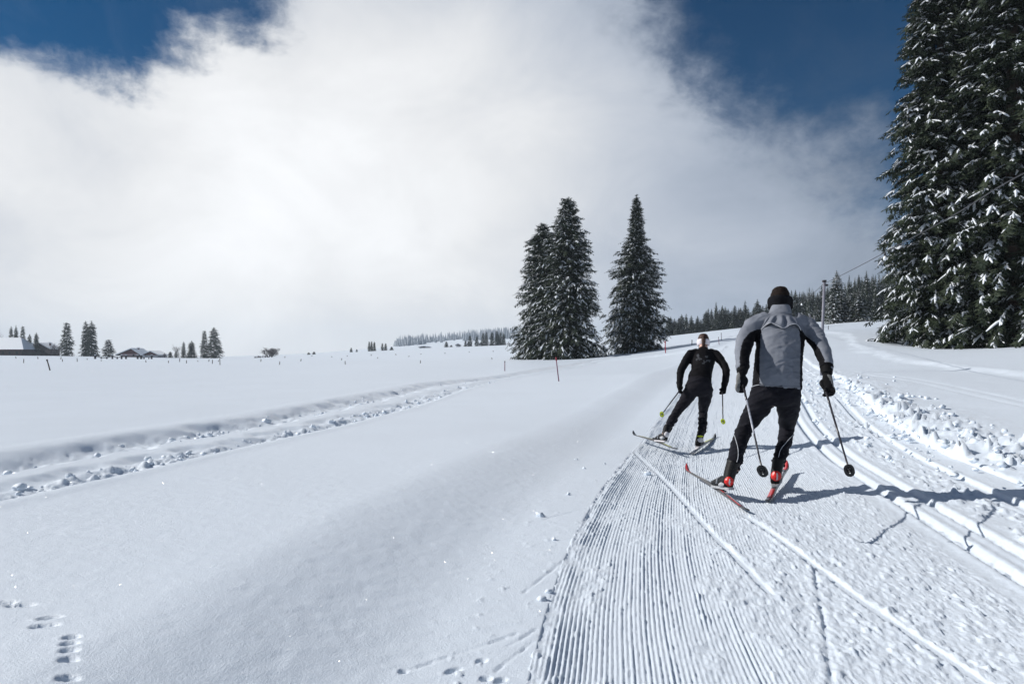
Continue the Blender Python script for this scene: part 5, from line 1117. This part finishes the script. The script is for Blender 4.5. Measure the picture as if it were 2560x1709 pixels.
woman = make_person(dict(zp=zpw, foot=(2.1, 8.7, GW), label='skier all in black with a white headband and brown ponytail, ahead on the track', k=.9, hk=.90,
    torso=[(900, 640, 8.76, .150, .112), (902, 600, 8.78, .150, .110), (920, 520, 8.85, .134, .102), (932, 440, 8.93, .148, .110), (938, 370, 9.02, .152, .108), (940, 315, 9.08, .140, .095), (940, 275, 9.12, .085, .072), (940, 245, 9.15, .058, .056)],
    armL=[(795, 312, 9.06, .064), (735, 395, 8.98, .058), (680, 490, 8.84, .052), (664, 580, 8.78, .046), (660, 682, 8.74, .036)],
    armR=[(1085, 312, 9.06, .064), (1150, 385, 8.98, .058), (1206, 480, 8.86, .052), (1212, 580, 8.80, .046), (1188, 692, 8.76, .036)],
    pelvis=[(900, 610, 8.77, .140, .11), (893, 670, 8.74, .166, .130), (886, 730, 8.74, .170, .130), (880, 780, 8.76, .120, .10)],
    legL=[(822, 710, 8.74, .098), (760, 810, 8.78, .088), (695, 905, 8.82, .073), (637, 985, 8.84, .060), (585, 1070, 8.68, .056), (545, 1140, 8.55, .052), (522, 1195, 8.46, .050), (518, 1210, 8.44, .046)],
    legR=[(968, 715, 8.74, .098), (962, 810, 8.82, .088), (948, 920, 8.92, .072), (938, 1015, 8.98, .059), (936, 1090, 8.88, .056), (932, 1170, 8.78, .055), (924, 1235, 8.70, .054), (922, 1252, 8.69, .048)],
    head=(942, 158, 9.22), neck=(940, 240, 9.16), look=(.25, 1, -.10), sh=.064, vox=.0095, wr=.0045, gk=.88,
    handL=[(660, 715, 8.72), (664, 742, 8.70), (684, 748, 8.72), (690, 722, 8.71), (-.6, -.7, .1)], handR=[(1182, 725, 8.73), (1176, 752, 8.71), (1158, 756, 8.73), (1150, 735, 8.72), (.7, -.6, .1)],
    footL=(w_feet['L'][0], w_feet['L'][1], None, [(zpw(505, 1262)[0], zpw(505, 1262)[1], 5.5, 6.5, 'boot_white', 'white_panel'), (zpw(455, 1300)[0], zpw(455, 1300)[1], 5, 3.5, 'boot_grey', 'boot_print')]),
    footR=(w_feet['R'][0], w_feet['R'][1], None, [(zpw(908, 1328)[0], zpw(908, 1328)[1], 7, 5.5, 'boot_white', 'white_panel'), (zpw(905, 1283)[0], zpw(905, 1283)[1], 7, 1.8, 'basket_yel', 'yellow_trim')]),
    jacket_mat=jmat_w, jmats=[M['w_top'], M['w_print']], jlabel='close-fitting black top with a faded print across the back', tmat=M['w_trs'], grey_glove=False, cuff=M['glove'], bmats=(M['boot'], M['boot_white'], M['boot_grey']), bh=.18, hair=M['hair_brown'], hairn=.05, extra=w_extra))
yski = (M['ski_base'], [(.0, .10, M['ski_black'], 'tail_print'), (.10, .36, M['ski_yel'], 'yellow_print'), (.36, .50, M['ski_black'], 'dark_print'), (.50, .80, M['ski_yel'], 'yellow_print'), (.80, 1.0, M['ski_black'], 'tip_print')])
wski = (M['ski_base'], [(.0, .30, M['ski_white'], 'white_print'), (.30, .55, M['ski_black'], 'dark_print'), (.55, .85, M['ski_yel'], 'yellow_print'), (.85, 1.0, M['ski_black'], 'tip_print')])
ski('yellow ski lifted off the snow under the trailing boot of the skier in black', (1.93, 8.02), (1.655, 9.42), -.01, .01, yski, roll=-.25, mid_bind=.40)
ski('pale and yellow ski flat on the combed snow under the skier in black', (2.15, 8.19), (2.915, 9.77), GW + .004, GW + .02, wski, roll=.10, mid_bind=.36)
def ww(a, b, D): px, py = zpw(a, b); return np.array([px2(px, D), D, zof(py, D)])
pole('thin black pole with a yellow basket slanting out over the field', ww(672, 726, 8.71), ww(438, 1036, 7.75), (M['pole_dk'],) * 3, M['basket_yel'], .030, 'poles of the skier in black')
pole('thin black pole with a yellow basket hanging straight between the skiers', ww(1168, 738, 8.72), ww(1176, 1125, 7.75), (M['pole_dk'],) * 3, M['basket_yel'], .030, 'poles of the skier in black')
